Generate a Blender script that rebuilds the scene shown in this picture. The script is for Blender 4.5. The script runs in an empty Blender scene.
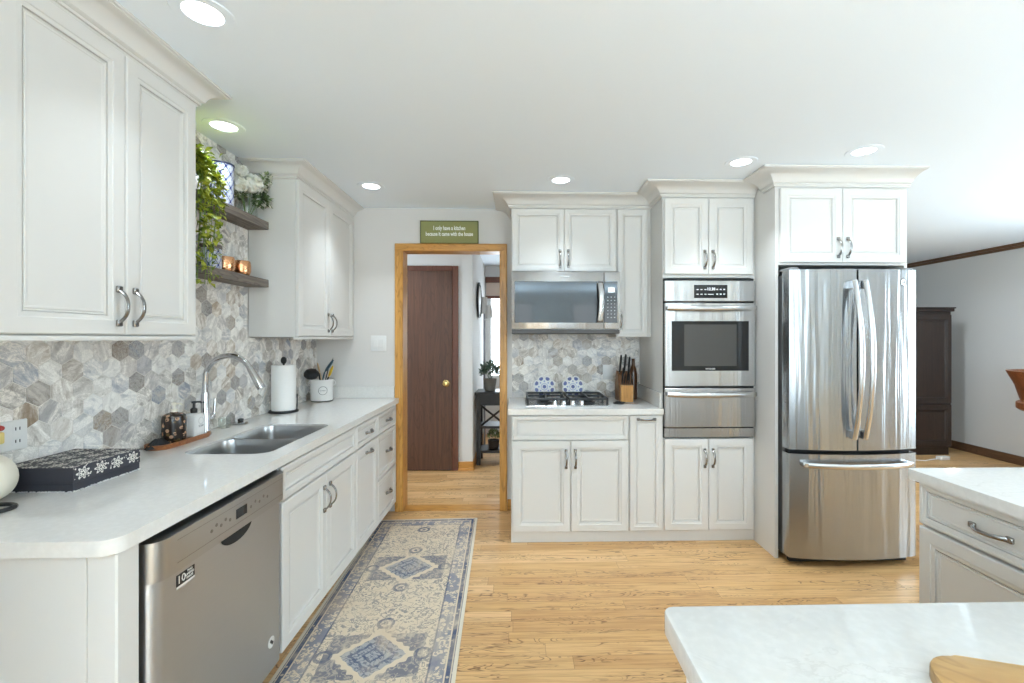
import bpy, bmesh, math, random
from math import pi, sin, cos, radians
from mathutils import Vector, Matrix

random.seed(7)
scene = bpy.context.scene
COL = scene.collection

# ------------------------------------------------------------------ camera
cam_data = bpy.data.cameras.new('camera')
cam_data.sensor_width = 36.0
cam_data.lens = 455.0 / 1024.0 * 36.0
cam_data.shift_x = -18.0 / 1024.0
cam_data.shift_y = -3.5 / 1024.0
cam_data.clip_start = 0.05
camera = bpy.data.objects.new('camera', cam_data)
camera.location = (0, 0, 1.395)
camera.rotation_euler = (radians(90), 0, radians(-1.4))
COL.objects.link(camera)
scene.camera = camera

# ------------------------------------------------------------------ world, exposure
world = bpy.data.worlds.new('world')
scene.world = world
world.use_nodes = True
bg = world.node_tree.nodes['Background']
bg.inputs[0].default_value = (0.80, 0.92, 1.0, 1)
bg.inputs[1].default_value = 5.0
vs = scene.view_settings
vs.view_transform = 'Standard'
vs.look = 'None'
vs.exposure = 0.52
vs.gamma = 1.0
vs.use_curve_mapping = False
scene.cycles.use_denoising = True
scene.cycles.denoiser = 'OPENIMAGEDENOISE'
scene.cycles.max_bounces = 10
scene.cycles.diffuse_bounces = 6
scene.cycles.glossy_bounces = 5
scene.cycles.transmission_bounces = 8
scene.cycles.caustics_reflective = False
scene.cycles.caustics_refractive = False
scene.cycles.sample_clamp_indirect = 6.0

# daylight through the windows (area lights stand just outside the glass)
WINDOW_POWER = 34.0
UPLIGHT_POWER = 150.0
LAMP_POWER = 3.6
FRONT_WINDOWS = [(-0.5, 0.35, 0.3, 2.25), (1.25, 2.45, 0.3, 2.25)]
ADDED_LEFT_WINDOW = (-3.6, -1.2)        # y0, y1 of a made-up window, added for side light in the left wall   # x0, x1, z0, z1 in the wall behind the camera
FRONT_Y = -4.4
XLW = -1.63
ADDED_RIGHT_WINDOWS = [(0.9, 2.3)]     # y0, y1 of an unseen window added to even out the light


def daylight(name, loc, rot, sx, sz, power):
    l = bpy.data.lights.new(name, 'AREA')
    l.shape = 'RECTANGLE'
    l.size, l.size_y = sx, sz
    l.energy = power
    l.color = (0.64, 0.855, 1.0)
    o = bpy.data.objects.new(name, l)
    o.location = loc
    o.rotation_euler = rot
    COL.objects.link(o)
    return o


for (a, b_, c, d) in FRONT_WINDOWS:
    daylight('daylight', ((a + b_) / 2, FRONT_Y - 0.16, (c + d) / 2), (radians(90), 0, pi), b_ - a, d - c, WINDOW_POWER * (b_ - a) * (d - c) * (0.45 if a < 0 else 0.9))
daylight('daylight', (XLW - 0.16, sum(ADDED_LEFT_WINDOW) / 2, 1.3), (radians(90), 0, radians(-90)), 2.4, 1.8, WINDOW_POWER * 0.35 * 2.4 * 1.8)  # extra side light through the added left window
for (ya, yb) in ADDED_RIGHT_WINDOWS:
    daylight('daylight', (5.66, (ya + yb) / 2, 1.35), (radians(90), 0, radians(90)), yb - ya, 1.6, WINDOW_POWER * 0.4 * (yb - ya) * 1.6)  # extra light through the added sitting room window
daylight('daylight', (0.15, 6.72, 1.4), (radians(90), 0, 0), 1.15, 1.15, 80)


# ------------------------------------------------------------------ node helper
class S:
    """a shader socket with arithmetic"""
    def __init__(self, nt, sock):
        self.nt, self.s = nt, sock

    def _m(self, op, *args, clamp=False):
        n = self.nt.nodes.new('ShaderNodeMath')
        n.operation = op
        n.use_clamp = clamp
        for i, a in enumerate((self,) + args):
            if isinstance(a, S):
                self.nt.links.new(a.s, n.inputs[i])
            else:
                n.inputs[i].default_value = a
        return S(self.nt, n.outputs[0])

    def __add__(self, o): return self._m('ADD', o)
    def __sub__(self, o): return self._m('SUBTRACT', o)
    def __mul__(self, o): return self._m('MULTIPLY', o)
    def __truediv__(self, o): return self._m('DIVIDE', o)
    def abs(self): return self._m('ABSOLUTE')
    def floor(self): return self._m('FLOOR')
    def fract(self): return self._m('FRACT')
    def sin(self): return self._m('SINE')
    def min(self, o): return self._m('MINIMUM', o)
    def max(self, o): return self._m('MAXIMUM', o)
    def lt(self, o): return self._m('LESS_THAN', o)
    def gt(self, o): return self._m('GREATER_THAN', o)
    def pow(self, o): return self._m('POWER', o)
    def sqrt(self): return self._m('SQRT')
    def atan2(self, o): return self._m('ARCTAN2', o)
    def clamp(self): return self._m('ADD', 0.0, clamp=True)
    def inv(self): return (self * -1.0) + 1.0

    def smooth(self, a, b):
        n = self.nt.nodes.new('ShaderNodeMapRange')
        n.interpolation_type = 'SMOOTHSTEP'
        self.nt.links.new(self.s, n.inputs[0])
        n.inputs[1].default_value, n.inputs[2].default_value = a, b
        return S(self.nt, n.outputs[0])


class Mat:
    def __init__(self, name):
        self.m = bpy.data.materials.new(name)
        self.m.use_nodes = True
        self.nt = self.m.node_tree
        self.b = self.nt.nodes['Principled BSDF']

    def set(self, **kw):
        for k, v in kw.items():
            sock = self.b.inputs[k.replace('_', ' ')]
            if isinstance(v, S):
                self.nt.links.new(v.s, sock)
            elif isinstance(v, (tuple, list)) and len(v) == 3 and sock.type == 'RGBA':
                sock.default_value = (*v, 1)
            else:
                sock.default_value = v
        return self

    def coords(self, which='Object'):
        n = self.nt.nodes.new('ShaderNodeTexCoord')
        sep = self.nt.nodes.new('ShaderNodeSeparateXYZ')
        self.nt.links.new(n.outputs[which], sep.inputs[0])
        return [S(self.nt, sep.outputs[i]) for i in range(3)]

    def vec(self, x, y, z):
        n = self.nt.nodes.new('ShaderNodeCombineXYZ')
        for i, a in enumerate((x, y, z)):
            if isinstance(a, S):
                self.nt.links.new(a.s, n.inputs[i])
            else:
                n.inputs[i].default_value = a
        return S(self.nt, n.outputs[0])

    def noise(self, v, scale=1.0, detail=3.0, rough=0.5, dist=0.0, w=None):
        n = self.nt.nodes.new('ShaderNodeTexNoise')
        if w is not None:
            n.noise_dimensions = '4D'
            self.nt.links.new(w.s, n.inputs['W'])
        self.nt.links.new(v.s, n.inputs['Vector'])
        n.inputs['Scale'].default_value = scale
        n.inputs['Detail'].default_value = detail
        n.inputs['Roughness'].default_value = rough
        n.inputs['Distortion'].default_value = dist
        return S(self.nt, n.outputs[0])

    def voronoi(self, v, scale=1.0, feature='F1'):
        n = self.nt.nodes.new('ShaderNodeTexVoronoi')
        n.feature = feature
        self.nt.links.new(v.s, n.inputs['Vector'])
        n.inputs['Scale'].default_value = scale
        return S(self.nt, n.outputs['Distance'])

    def white(self, x, y=None):
        n = self.nt.nodes.new('ShaderNodeTexWhiteNoise')
        n.noise_dimensions = '2D'
        v = self.vec(x, y if y is not None else 0.37, 0.0)
        self.nt.links.new(v.s, n.inputs['Vector'])
        return S(self.nt, n.outputs['Value'])

    def attr(self, name):
        n = self.nt.nodes.new('ShaderNodeAttribute')
        n.attribute_name = name
        return S(self.nt, n.outputs['Fac'])

    def ramp(self, fac, stops, interp='LINEAR'):
        n = self.nt.nodes.new('ShaderNodeValToRGB')
        n.color_ramp.interpolation = interp
        els = n.color_ramp.elements
        while len(els) < len(stops):
            els.new(0.5)
        for e, (p, c) in zip(els, stops):
            e.position = p
            e.color = (*c, 1)
        self.nt.links.new(fac.s, n.inputs[0])
        return S(self.nt, n.outputs[0])

    def mix(self, fac, a, b):
        n = self.nt.nodes.new('ShaderNodeMix')
        n.data_type = 'RGBA'
        for sock, v in ((n.inputs[0], fac), (n.inputs[6], a), (n.inputs[7], b)):
            if isinstance(v, S):
                self.nt.links.new(v.s, sock)
            elif isinstance(v, tuple):
                sock.default_value = (*v, 1)
            else:
                sock.default_value = v
        return S(self.nt, n.outputs[2])

    def bump(self, h, strength=0.1, dist=0.01):
        n = self.nt.nodes.new('ShaderNodeBump')
        n.inputs['Strength'].default_value = strength
        n.inputs['Distance'].default_value = dist
        self.nt.links.new(h.s, n.inputs['Height'])
        self.nt.links.new(n.outputs[0], self.b.inputs['Normal'])


def plain(name, col, rough=0.5, metal=0.0, **kw):
    m = Mat(name)
    m.set(Base_Color=col, Roughness=rough, Metallic=metal, **kw)
    return m.m


def srgb(r, g, b):
    f = lambda v: (v / 255 / 12.92) if v / 255 <= 0.04045 else ((v / 255 + 0.055) / 1.055) ** 2.4
    return (f(r), f(g), f(b))


# ------------------------------------------------------------------ materials
CAB = plain('cabinet_paint', (0.68, 0.665, 0.64), 0.45)
CEIL = plain('ceiling_paint', (0.845, 0.915, 0.99), 0.9)
TRIMWHITE = plain('white_plastic', (0.76, 0.755, 0.745), 0.35)
BLACK = plain('black_metal', (0.012, 0.012, 0.013), 0.4)
RUBBER = plain('black_gap', (0.008, 0.008, 0.008), 0.7)
CHROME = plain('chrome', (0.62, 0.62, 0.63), 0.07, 1.0)
PEWTER = plain('pewter_handle', (0.30, 0.29, 0.28), 0.26, 1.0)
BRASS = plain('brass', (0.75, 0.55, 0.22), 0.25, 1.0)
DARKGLASS = plain('black_glass', (0.012, 0.012, 0.012), 0.04, 0.0, Specular_IOR_Level=0.38)
CERAMIC = plain('white_ceramic', (0.84, 0.83, 0.81), 0.25)
CREAM = plain('cream_ceramic', (0.80, 0.74, 0.62), 0.4)
PAPER = plain('paper_towel', (0.88, 0.87, 0.85), 0.95)
COPPER_ = Mat('hammered_copper')
_x, _y, _z = COPPER_.coords()
COPPER_.set(Base_Color=(0.80, 0.42, 0.22), Metallic=1.0, Roughness=0.22)
COPPER_.bump(COPPER_.voronoi(COPPER_.vec(_x, _y, _z), 90), 0.5, 0.002)
COPPER = COPPER_.m


def mk_wall(name, col):
    m = Mat(name)
    x, y, z = m.coords()
    n = m.noise(m.vec(x, y, z), 220, 2)
    m.set(Base_Color=col, Roughness=0.85)
    m.bump(n, 0.06, 0.002)
    return m.m


WALL = mk_wall('greige_wall_paint', (0.67, 0.645, 0.62))
WALLGREY = mk_wall('grey_wall_paint', (0.60, 0.595, 0.585))
WALLPALE = mk_wall('pale_wall_paint', (0.72, 0.72, 0.71))


def mk_steel(name, col=(0.50, 0.495, 0.49), rough=0.24, streak=0.4, axis='Z', aniso=0.6):
    m = Mat(name)
    x, y, z = m.coords()
    fine = m.noise(m.vec(x * 6.0, y * 6.0, z * 300.0), 1.0, 2)
    broad = m.noise(m.vec(x * 13.0, y * 13.0, z * 0.5), 1.0, 3, 0.5)
    col_s = m.mix(fine, tuple(c * 0.97 for c in col), tuple(min(1, c * 1.03) for c in col))
    m.set(Base_Color=col_s, Metallic=1.0, Roughness=fine * 0.03 + rough, Anisotropic=aniso, Anisotropic_Rotation=0.25)
    t = m.nt.nodes.new('ShaderNodeTangent')
    t.direction_type = 'RADIAL'
    t.axis = 'Z'
    m.nt.links.new(t.outputs[0], m.b.inputs['Tangent'])
    m.bump(broad, streak, 0.012)
    return m.m


STEEL = mk_steel('brushed_steel')
STEELFRIDGE = mk_steel('brushed_steel_fridge', (0.37, 0.38, 0.39), 0.22, 0.9, aniso=0.8)
STEELDW = mk_steel('satin_steel', (0.52, 0.53, 0.54), 0.4, 0.1)
STEELBAR = plain('polished_bar', (0.58, 0.58, 0.58), 0.22, 1.0)
SINKSTEEL = plain('sink_steel', (0.52, 0.515, 0.51), 0.3, 1.0)


def mk_quartz():
    m = Mat('white_quartz')
    x, y, z = m.coords()
    v = m.vec(x, y, z)
    n = m.noise(v, 2.6, 6, 0.62, 1.2)
    vein = ((n - 0.5).abs()).smooth(0.0, 0.012).inv()
    patch = m.noise(v, 4.0, 2).smooth(0.5, 0.68)
    speck = m.noise(v, 60, 2).smooth(0.35, 0.75)
    c = m.mix(speck, (0.715, 0.695, 0.665), (0.755, 0.735, 0.705))
    c = m.mix(vein * patch * 0.22, c, (0.45, 0.42, 0.38))
    m.set(Base_Color=c, Roughness=0.085, Specular_IOR_Level=0.5)
    return m.m


QUARTZ = mk_quartz()


def mk_tile():
    m = Mat('marble_hexagon_tile')
    x, y, z = m.coords()
    tid = m.attr('tile_id')
    t2 = (tid * 7.31).fract()
    t3 = (tid * 17.77).fract()
    ang = t3 * 6.28
    # the veins of each tile run their own way
    cs, sn = (ang + 1.5708).sin(), ang.sin()
    h = x + y
    u = h * cs - z * sn
    w = h * sn + z * cs
    v = m.vec(u * 22.0, w * 7.0, tid * 40.0)
    n = m.noise(v, 1.0, 5, 0.6, 1.1)
    veins = n.smooth(0.42, 0.66)
    fine = ((n * 5.0).fract() - 0.5).abs().smooth(0.0, 0.16).inv()
    n3 = m.noise(m.vec(u * 34.0, w * 26.0, tid * 71.0), 1.0, 6, 0.72, 2.2)
    swirl = ((n3 - 0.5).abs()).smooth(0.0, 0.055).inv()
    grain = m.noise(m.vec(u * 150.0, w * 110.0, tid * 31.0), 1.0, 4, 0.7).smooth(0.35, 0.7)
    base = m.ramp(t2, [(0.0, srgb(252, 249, 244)), (0.55, srgb(248, 243, 237)), (0.78, srgb(238, 231, 222)), (0.83, srgb(206, 204, 206)), (0.90, srgb(210, 200, 188)), (0.95, srgb(172, 171, 175)), (1.0, srgb(160, 150, 140))])
    veincol = m.ramp(t3, [(0.0, srgb(164, 156, 150)), (0.35, srgb(140, 148, 164)), (0.6, srgb(168, 146, 120)), (0.8, srgb(116, 112, 110)), (1.0, srgb(136, 112, 86))])
    strength = (t2 * 0.75) + 0.30
    c = m.mix(veins * strength, base, veincol)
    c = m.mix(fine * strength * 0.30, c, srgb(132, 122, 114))
    c = m.mix(swirl * strength * 0.6, c, veincol)
    c = m.mix(grain * t2.smooth(0.80, 0.93) * 0.5, c, srgb(112, 108, 108))
    light = ((n3 * 3.0).fract() - 0.5).abs().smooth(0.0, 0.2).inv()
    c = m.mix(light * t2.smooth(0.78, 0.92) * 0.55, c, srgb(222, 216, 208))
    patch = m.noise(m.vec(u * 16.0, w * 12.0, tid * 90.0), 1.0, 3, 0.6, 1.5).smooth(0.54, 0.66)
    c = m.mix(patch * 0.42, c, veincol)
    m.set(Base_Color=c, Roughness=0.3)
    return m.m


TILE = mk_tile()
GROUT = plain('tile_grout', srgb(224, 219, 212), 0.9)


def mk_oak_floor():
    m = Mat('oak_strip_floor')
    x, y, z = m.coords()
    W = 0.083
    r = (y / W)
    row = r.floor()
    fr = r.fract()
    rr = m.white(row)
    xs = (x + rr * 9.7) / 1.15
    colm = xs.floor()
    fx = xs.fract()
    pid = m.white(row, colm)
    pid2 = m.white(colm + 3.3, row + 8.1)
    base = m.ramp(pid, [(0.0, srgb(202, 156, 102)), (0.25, srgb(220, 178, 124)), (0.5, srgb(210, 166, 110)), (0.75, srgb(230, 190, 138)), (1.0, srgb(206, 160, 106))])
    g = m.noise(m.vec(x * 3.0 + pid * 31.0, y * 85.0, pid * 9.0), 1.0, 4, 0.6)
    c = m.mix(g.smooth(0.38, 0.68) * 0.42, base, srgb(150, 98, 48))
    # cathedral grain: contours of a stretched noise, in some boards only
    n = m.noise(m.vec(x * 2.6 + pid * 57.0, y * 16.0, pid2 * 20.0), 1.0, 2.5, 0.5, 0.9)
    line = ((n * 13.0).fract() - 0.5).abs().smooth(0.03, 0.16).inv()
    some = m.noise(m.vec(x * 1.7 + pid2 * 11.0, y * 14.0, pid2 * 5.0), 1.0, 1).smooth(0.47, 0.58)
    pores = m.noise(m.vec(x * 20.0, y * 240.0, 1.0), 1.0, 2).smooth(0.45, 0.6)
    c = m.mix(line * some * (pores * 0.4 + 0.6) * 0.95, c, srgb(92, 54, 24))
    long_ = m.noise(m.vec(x * 0.9 + pid * 13.0, y * 34.0, pid2 * 3.0), 1.0, 3, 0.55, 0.8)
    c = m.mix(((long_ * 6.0).fract() - 0.5).abs().smooth(0.0, 0.11).inv() * 0.24, c, srgb(140, 92, 46))
    seam = fr.lt(0.022).max(fx.lt(0.0022))
    c = m.mix(seam * 0.5, c, srgb(120, 78, 40))
    m.set(Base_Color=c, Roughness=0.33)
    m.bump(seam.inv() + g * 0.12, 0.12, 0.002)
    return m.m


OAKFLOOR = mk_oak_floor()


def mk_wood(name, c1, c2, c3, rough=0.4, axis=2, fine=60.0, long_=2.5, knots=0.0):
    """grain runs along the given local axis"""
    m = Mat(name)
    xyz = m.coords()
    k = [fine, fine, fine]
    k[axis] = long_
    g = m.noise(m.vec(xyz[0] * k[0], xyz[1] * k[1], xyz[2] * k[2]), 1.0, 4, 0.6)
    k2 = [fine * 0.2] * 3
    k2[axis] = long_ * 0.6
    b2 = m.noise(m.vec(xyz[0] * k2[0], xyz[1] * k2[1], xyz[2] * k2[2]), 1.0, 2, 0.5, 1.5)
    line = ((b2 * 7.0).fract() - 0.5).abs().smooth(0.0, 0.2).inv()
    c = m.mix(g.smooth(0.3, 0.7), c1, c2)
    c = m.mix(line * 0.45, c, c3)
    m.set(Base_Color=c, Roughness=rough)
    m.bump(g, 0.08, 0.002)
    return m.m


OAKTRIM = mk_wood('golden_oak_trim', srgb(196, 140, 66), srgb(214, 160, 84), srgb(140, 88, 34), 0.35, 2)
OAKTRIMX = mk_wood('golden_oak_head', srgb(190, 134, 62), srgb(208, 152, 78), srgb(132, 80, 30), 0.35, 0)
DARKWOOD = mk_wood('dark_walnut_door', srgb(76, 50, 38), srgb(92, 62, 46), srgb(58, 36, 27), 0.38, 2, 40, 1.6)
DARKTRIM = mk_wood('reddish_dark_trim', srgb(94, 56, 42), srgb(108, 66, 48), srgb(68, 38, 28), 0.4, 2)
DARKTRIMY = mk_wood('dark_ceiling_trim', srgb(92, 66, 48), srgb(112, 82, 58), srgb(60, 40, 28), 0.45, 1)
ESPRESSO = mk_wood('espresso_wood', srgb(40, 29, 24), srgb(50, 36, 30), srgb(30, 20, 16), 0.4, 2)
BARNWOOD = mk_wood('weathered_grey_wood', srgb(104, 95, 88), srgb(136, 126, 116), srgb(66, 57, 52), 0.8, 1, 70, 3.0)
TRAYWOOD = mk_wood('acacia_tray_wood', srgb(140, 84, 48), srgb(166, 106, 62), srgb(98, 56, 30), 0.4, 1)
BLOCKWOOD = mk_wood('dark_oak_block', srgb(116, 76, 40), srgb(138, 92, 50), srgb(84, 50, 24), 0.45, 2)
BAMBOO = mk_wood('honey_bamboo', srgb(188, 130, 60), srgb(206, 150, 78), srgb(150, 98, 40), 0.45, 2)
STOOLWOOD = mk_wood('chestnut_wood', srgb(120, 70, 40), srgb(142, 86, 52), srgb(82, 46, 26), 0.35, 2)
BOARDWOOD = mk_wood('pale_figured_maple', srgb(206, 168, 112), srgb(186, 144, 88), srgb(158, 116, 66), 0.35, 0, 26, 6.0)
BOXTOP = None


def mk_damask():
    m = Mat('charcoal_floral_paper')
    x, y, z = m.coords()
    nx, ny, nz = m.coords('Normal')
    up = z.smooth(0.030, 0.036) * nx.max(nz).gt(0.5)
    dz = (z * -1.0) + 0.0762
    # rosettes on a grid, petals by angle; the same print folds over the top edge of the sides
    s = 0.062
    side = nx.gt(0.5)
    gx = (x / s) * side.inv() + ((z - 0.025) / 0.054) * side
    gy = (y / s) + (gx.floor() * side.inv() * 0.5)
    u = gx.fract() - 0.5
    w = gy.fract() - 0.5
    r = (u * u + w * w).sqrt()
    a = w.atan2(u)
    pet = ((a * 7.0).sin() * 0.09) + 0.30
    ros = r.lt(pet)
    ring = (r - (pet * 0.62)).abs().lt(0.03)
    core = r.lt(0.06)
    ros = ros * (ring.max(core).inv())
    n = m.voronoi(m.vec(x * 1.0, y * 1.0, z * 1.0), 95)
    leaf = n.lt(0.28) * r.gt(0.38)
    f = ros.max(leaf) * up
    c = m.mix(f, srgb(52, 52, 60), srgb(226, 222, 214))
    m.set(Base_Color=c, Roughness=0.55)
    return m.m


DAMASK = mk_damask()


def mk_trellis(name, k=7.0, zk=88.0):
    m = Mat(name)
    x, y, z = m.coords()
    a = y.atan2(x) * k
    b = z * zk
    d = (a.sin() + (b).sin())
    line = d.abs().lt(0.22)
    halo = (d.abs() - 0.62).abs().lt(0.10)
    a2 = (a * 2.0).sin() * (b * 2.0).sin()
    dot = a2.gt(0.72)
    c = m.mix(halo * 0.7, srgb(204, 206, 214), srgb(96, 112, 176))
    c = m.mix(line, c, srgb(40, 50, 112))
    c = m.mix(dot * 0.9, c, srgb(110, 132, 190))
    m.set(Base_Color=c, Roughness=0.3)
    return m.m


TRELLIS = mk_trellis('blue_white_trellis_glaze')


def mk_leaf(name, c1, c2):
    m = Mat(name)
    x, y, z = m.coords()
    n = m.noise(m.vec(x, y, z), 28, 2)
    m.set(Base_Color=m.mix(n.smooth(0.35, 0.65), c1, c2), Roughness=0.5)
    return m.m


LEAF = mk_leaf('bright_leaf', srgb(98, 122, 30), srgb(188, 194, 70))
LEAFDARK = mk_leaf('dusty_leaf', srgb(86, 104, 66), srgb(146, 162, 112))
LEAFHALL = mk_leaf('blue_green_leaf', srgb(60, 82, 70), srgb(100, 122, 104))
PETAL = mk_leaf('white_petal', srgb(222, 222, 208), srgb(236, 235, 228))
STEM = plain('green_stem', srgb(120, 150, 80), 0.5)


def mk_glass(name, tint=(0.97, 0.99, 0.98)):
    m = Mat(name)
    tr = m.nt.nodes.new('ShaderNodeBsdfTransparent')
    tr.inputs[0].default_value = (*tint, 1)
    gs = m.nt.nodes.new('ShaderNodeBsdfGlossy')
    gs.inputs['Roughness'].default_value = 0.03
    lw = m.nt.nodes.new('ShaderNodeLayerWeight')
    fac = S(m.nt, lw.outputs['Facing']).pow(3.0) * 0.55 + 0.04
    mx = m.nt.nodes.new('ShaderNodeMixShader')
    m.nt.links.new(fac.s, mx.inputs[0])
    m.nt.links.new(tr.outputs[0], mx.inputs[1])
    m.nt.links.new(gs.outputs[0], mx.inputs[2])
    m.nt.links.new(mx.outputs[0], m.nt.nodes['Material Output'].inputs[0])
    return m.m


GLASS = mk_glass('clear_glass')


def mk_rug():
    m = Mat('distressed_blue_cream_rug')
    x, y, z = m.coords()
    HW, HL = 0.374, 1.25
    nv = m.vec(x, y, 0.0)
    wob = (m.noise(nv, 16, 3) - 0.5) * 0.03
    ex = (x.abs() * -1.0) + HW
    ey = (y.abs() * -1.0) + HL
    e = ex.min(ey)
    cream, blue, pale = srgb(212, 194, 168), srgb(72, 82, 108), srgb(148, 150, 156)
    # floral filler
    v1 = m.voronoi(nv, 34)
    n1 = m.noise(nv, 46, 2)
    vine = ((m.noise(nv, 24, 2, 0.5, 1.2) - 0.5).abs()).lt(0.035)
    filler = (v1.lt(0.24) * n1.gt(0.47)).max(vine)
    # medallions along the middle
    P = 0.763
    yr = (((y - 0.51) / P + 0.5).fract() - 0.5) * P
    ax, ay = x.abs(), yr.abs()
    scal = (((ax * 95.0).sin() * (ay * 95.0).sin()) * 0.05)
    d = ax / 0.185 + ay / 0.175 + scal + wob * 4.0
    inside = d.lt(0.78)
    outline = d.lt(1.0) * inside.inv()
    patch = (ax + wob).lt(0.215) * (ay + wob).lt(0.14) * d.gt(1.0)
    pr = (x * x + (ay - 0.222) * (ay - 0.222)).sqrt()
    pend = (pr.lt(0.043) * pr.gt(0.026)).max(pr.lt(0.012))
    pr2 = ((ax - 0.215) * (ax - 0.215) + yr * yr).sqrt()
    pend = pend.max(pr2.lt(0.040) * pr2.gt(0.024))
    core = (ax / 0.05 + ay / 0.05)
    inner = (core.lt(1.0) * core.gt(0.72)).max((d - 0.55).abs().lt(0.05))
    # colours, from the field outwards
    c = m.mix(filler * 0.62, cream, blue)
    c = m.mix(patch * 0.8, c, blue)
    c = m.mix(patch * filler * 0.5, c, cream)
    c = m.mix(outline, c, cream)
    c = m.mix(inside * 0.85, c, pale)
    c = m.mix(inside * filler * 0.7, c, blue)
    c = m.mix(inside * inner * 0.7, c, blue)
    c = m.mix(pend * 0.8, c, blue)
    # corner field of the far end
    # border bands
    band = e.lt(0.118)
    bc = m.mix(filler.max(v1.gt(0.52)) * 0.8, cream, srgb(98, 108, 134))
    c = m.mix(band, c, bc)
    c = m.mix((e - 0.118).abs().lt(0.004) * 0.8, c, blue)
    b2 = e.lt(0.047)
    c = m.mix(b2, c, blue)
    c = m.mix(b2 * v1.lt(0.22) * 0.7, c, cream)
    c = m.mix((e - 0.047).abs().lt(0.0035), c, cream)
    c = m.mix((e - 0.022).abs().lt(0.003) * 0.8, c, cream)
    # wear
    wear = m.noise(nv, 5.0, 4, 0.65).smooth(0.40, 0.62)
    streak = m.noise(m.vec(x * 60.0, y * 6.0, 0.0), 1.0, 3).smooth(0.45, 0.7)
    wear = wear * (streak * 0.6 + 0.4)
    c = m.mix(wear * 0.8, c, srgb(206, 188, 164))
    warm = m.noise(nv, 3.0, 2).smooth(0.55, 0.75)
    c = m.mix(warm * 0.3, c, srgb(186, 152, 120))
    c = m.mix(e.lt(0.016), c, srgb(214, 204, 186))
    m.set(Base_Color=c, Roughness=0.95)
    m.bump(m.noise(nv, 600, 1), 0.25, 0.002)
    return m.m


RUG = mk_rug()


def mk_emit(name, col, strength):
    m = Mat(name)
    m.set(Base_Color=(0.9, 0.9, 0.9), Roughness=0.5, Emission_Color=col, Emission_Strength=strength)
    return m.m


LENS = mk_emit('lamp_lens', (0.96, 0.98, 1.0), 3.5)
DISPLAY = mk_emit('clock_display', (0.75, 0.85, 0.9), 0.5)


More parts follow.
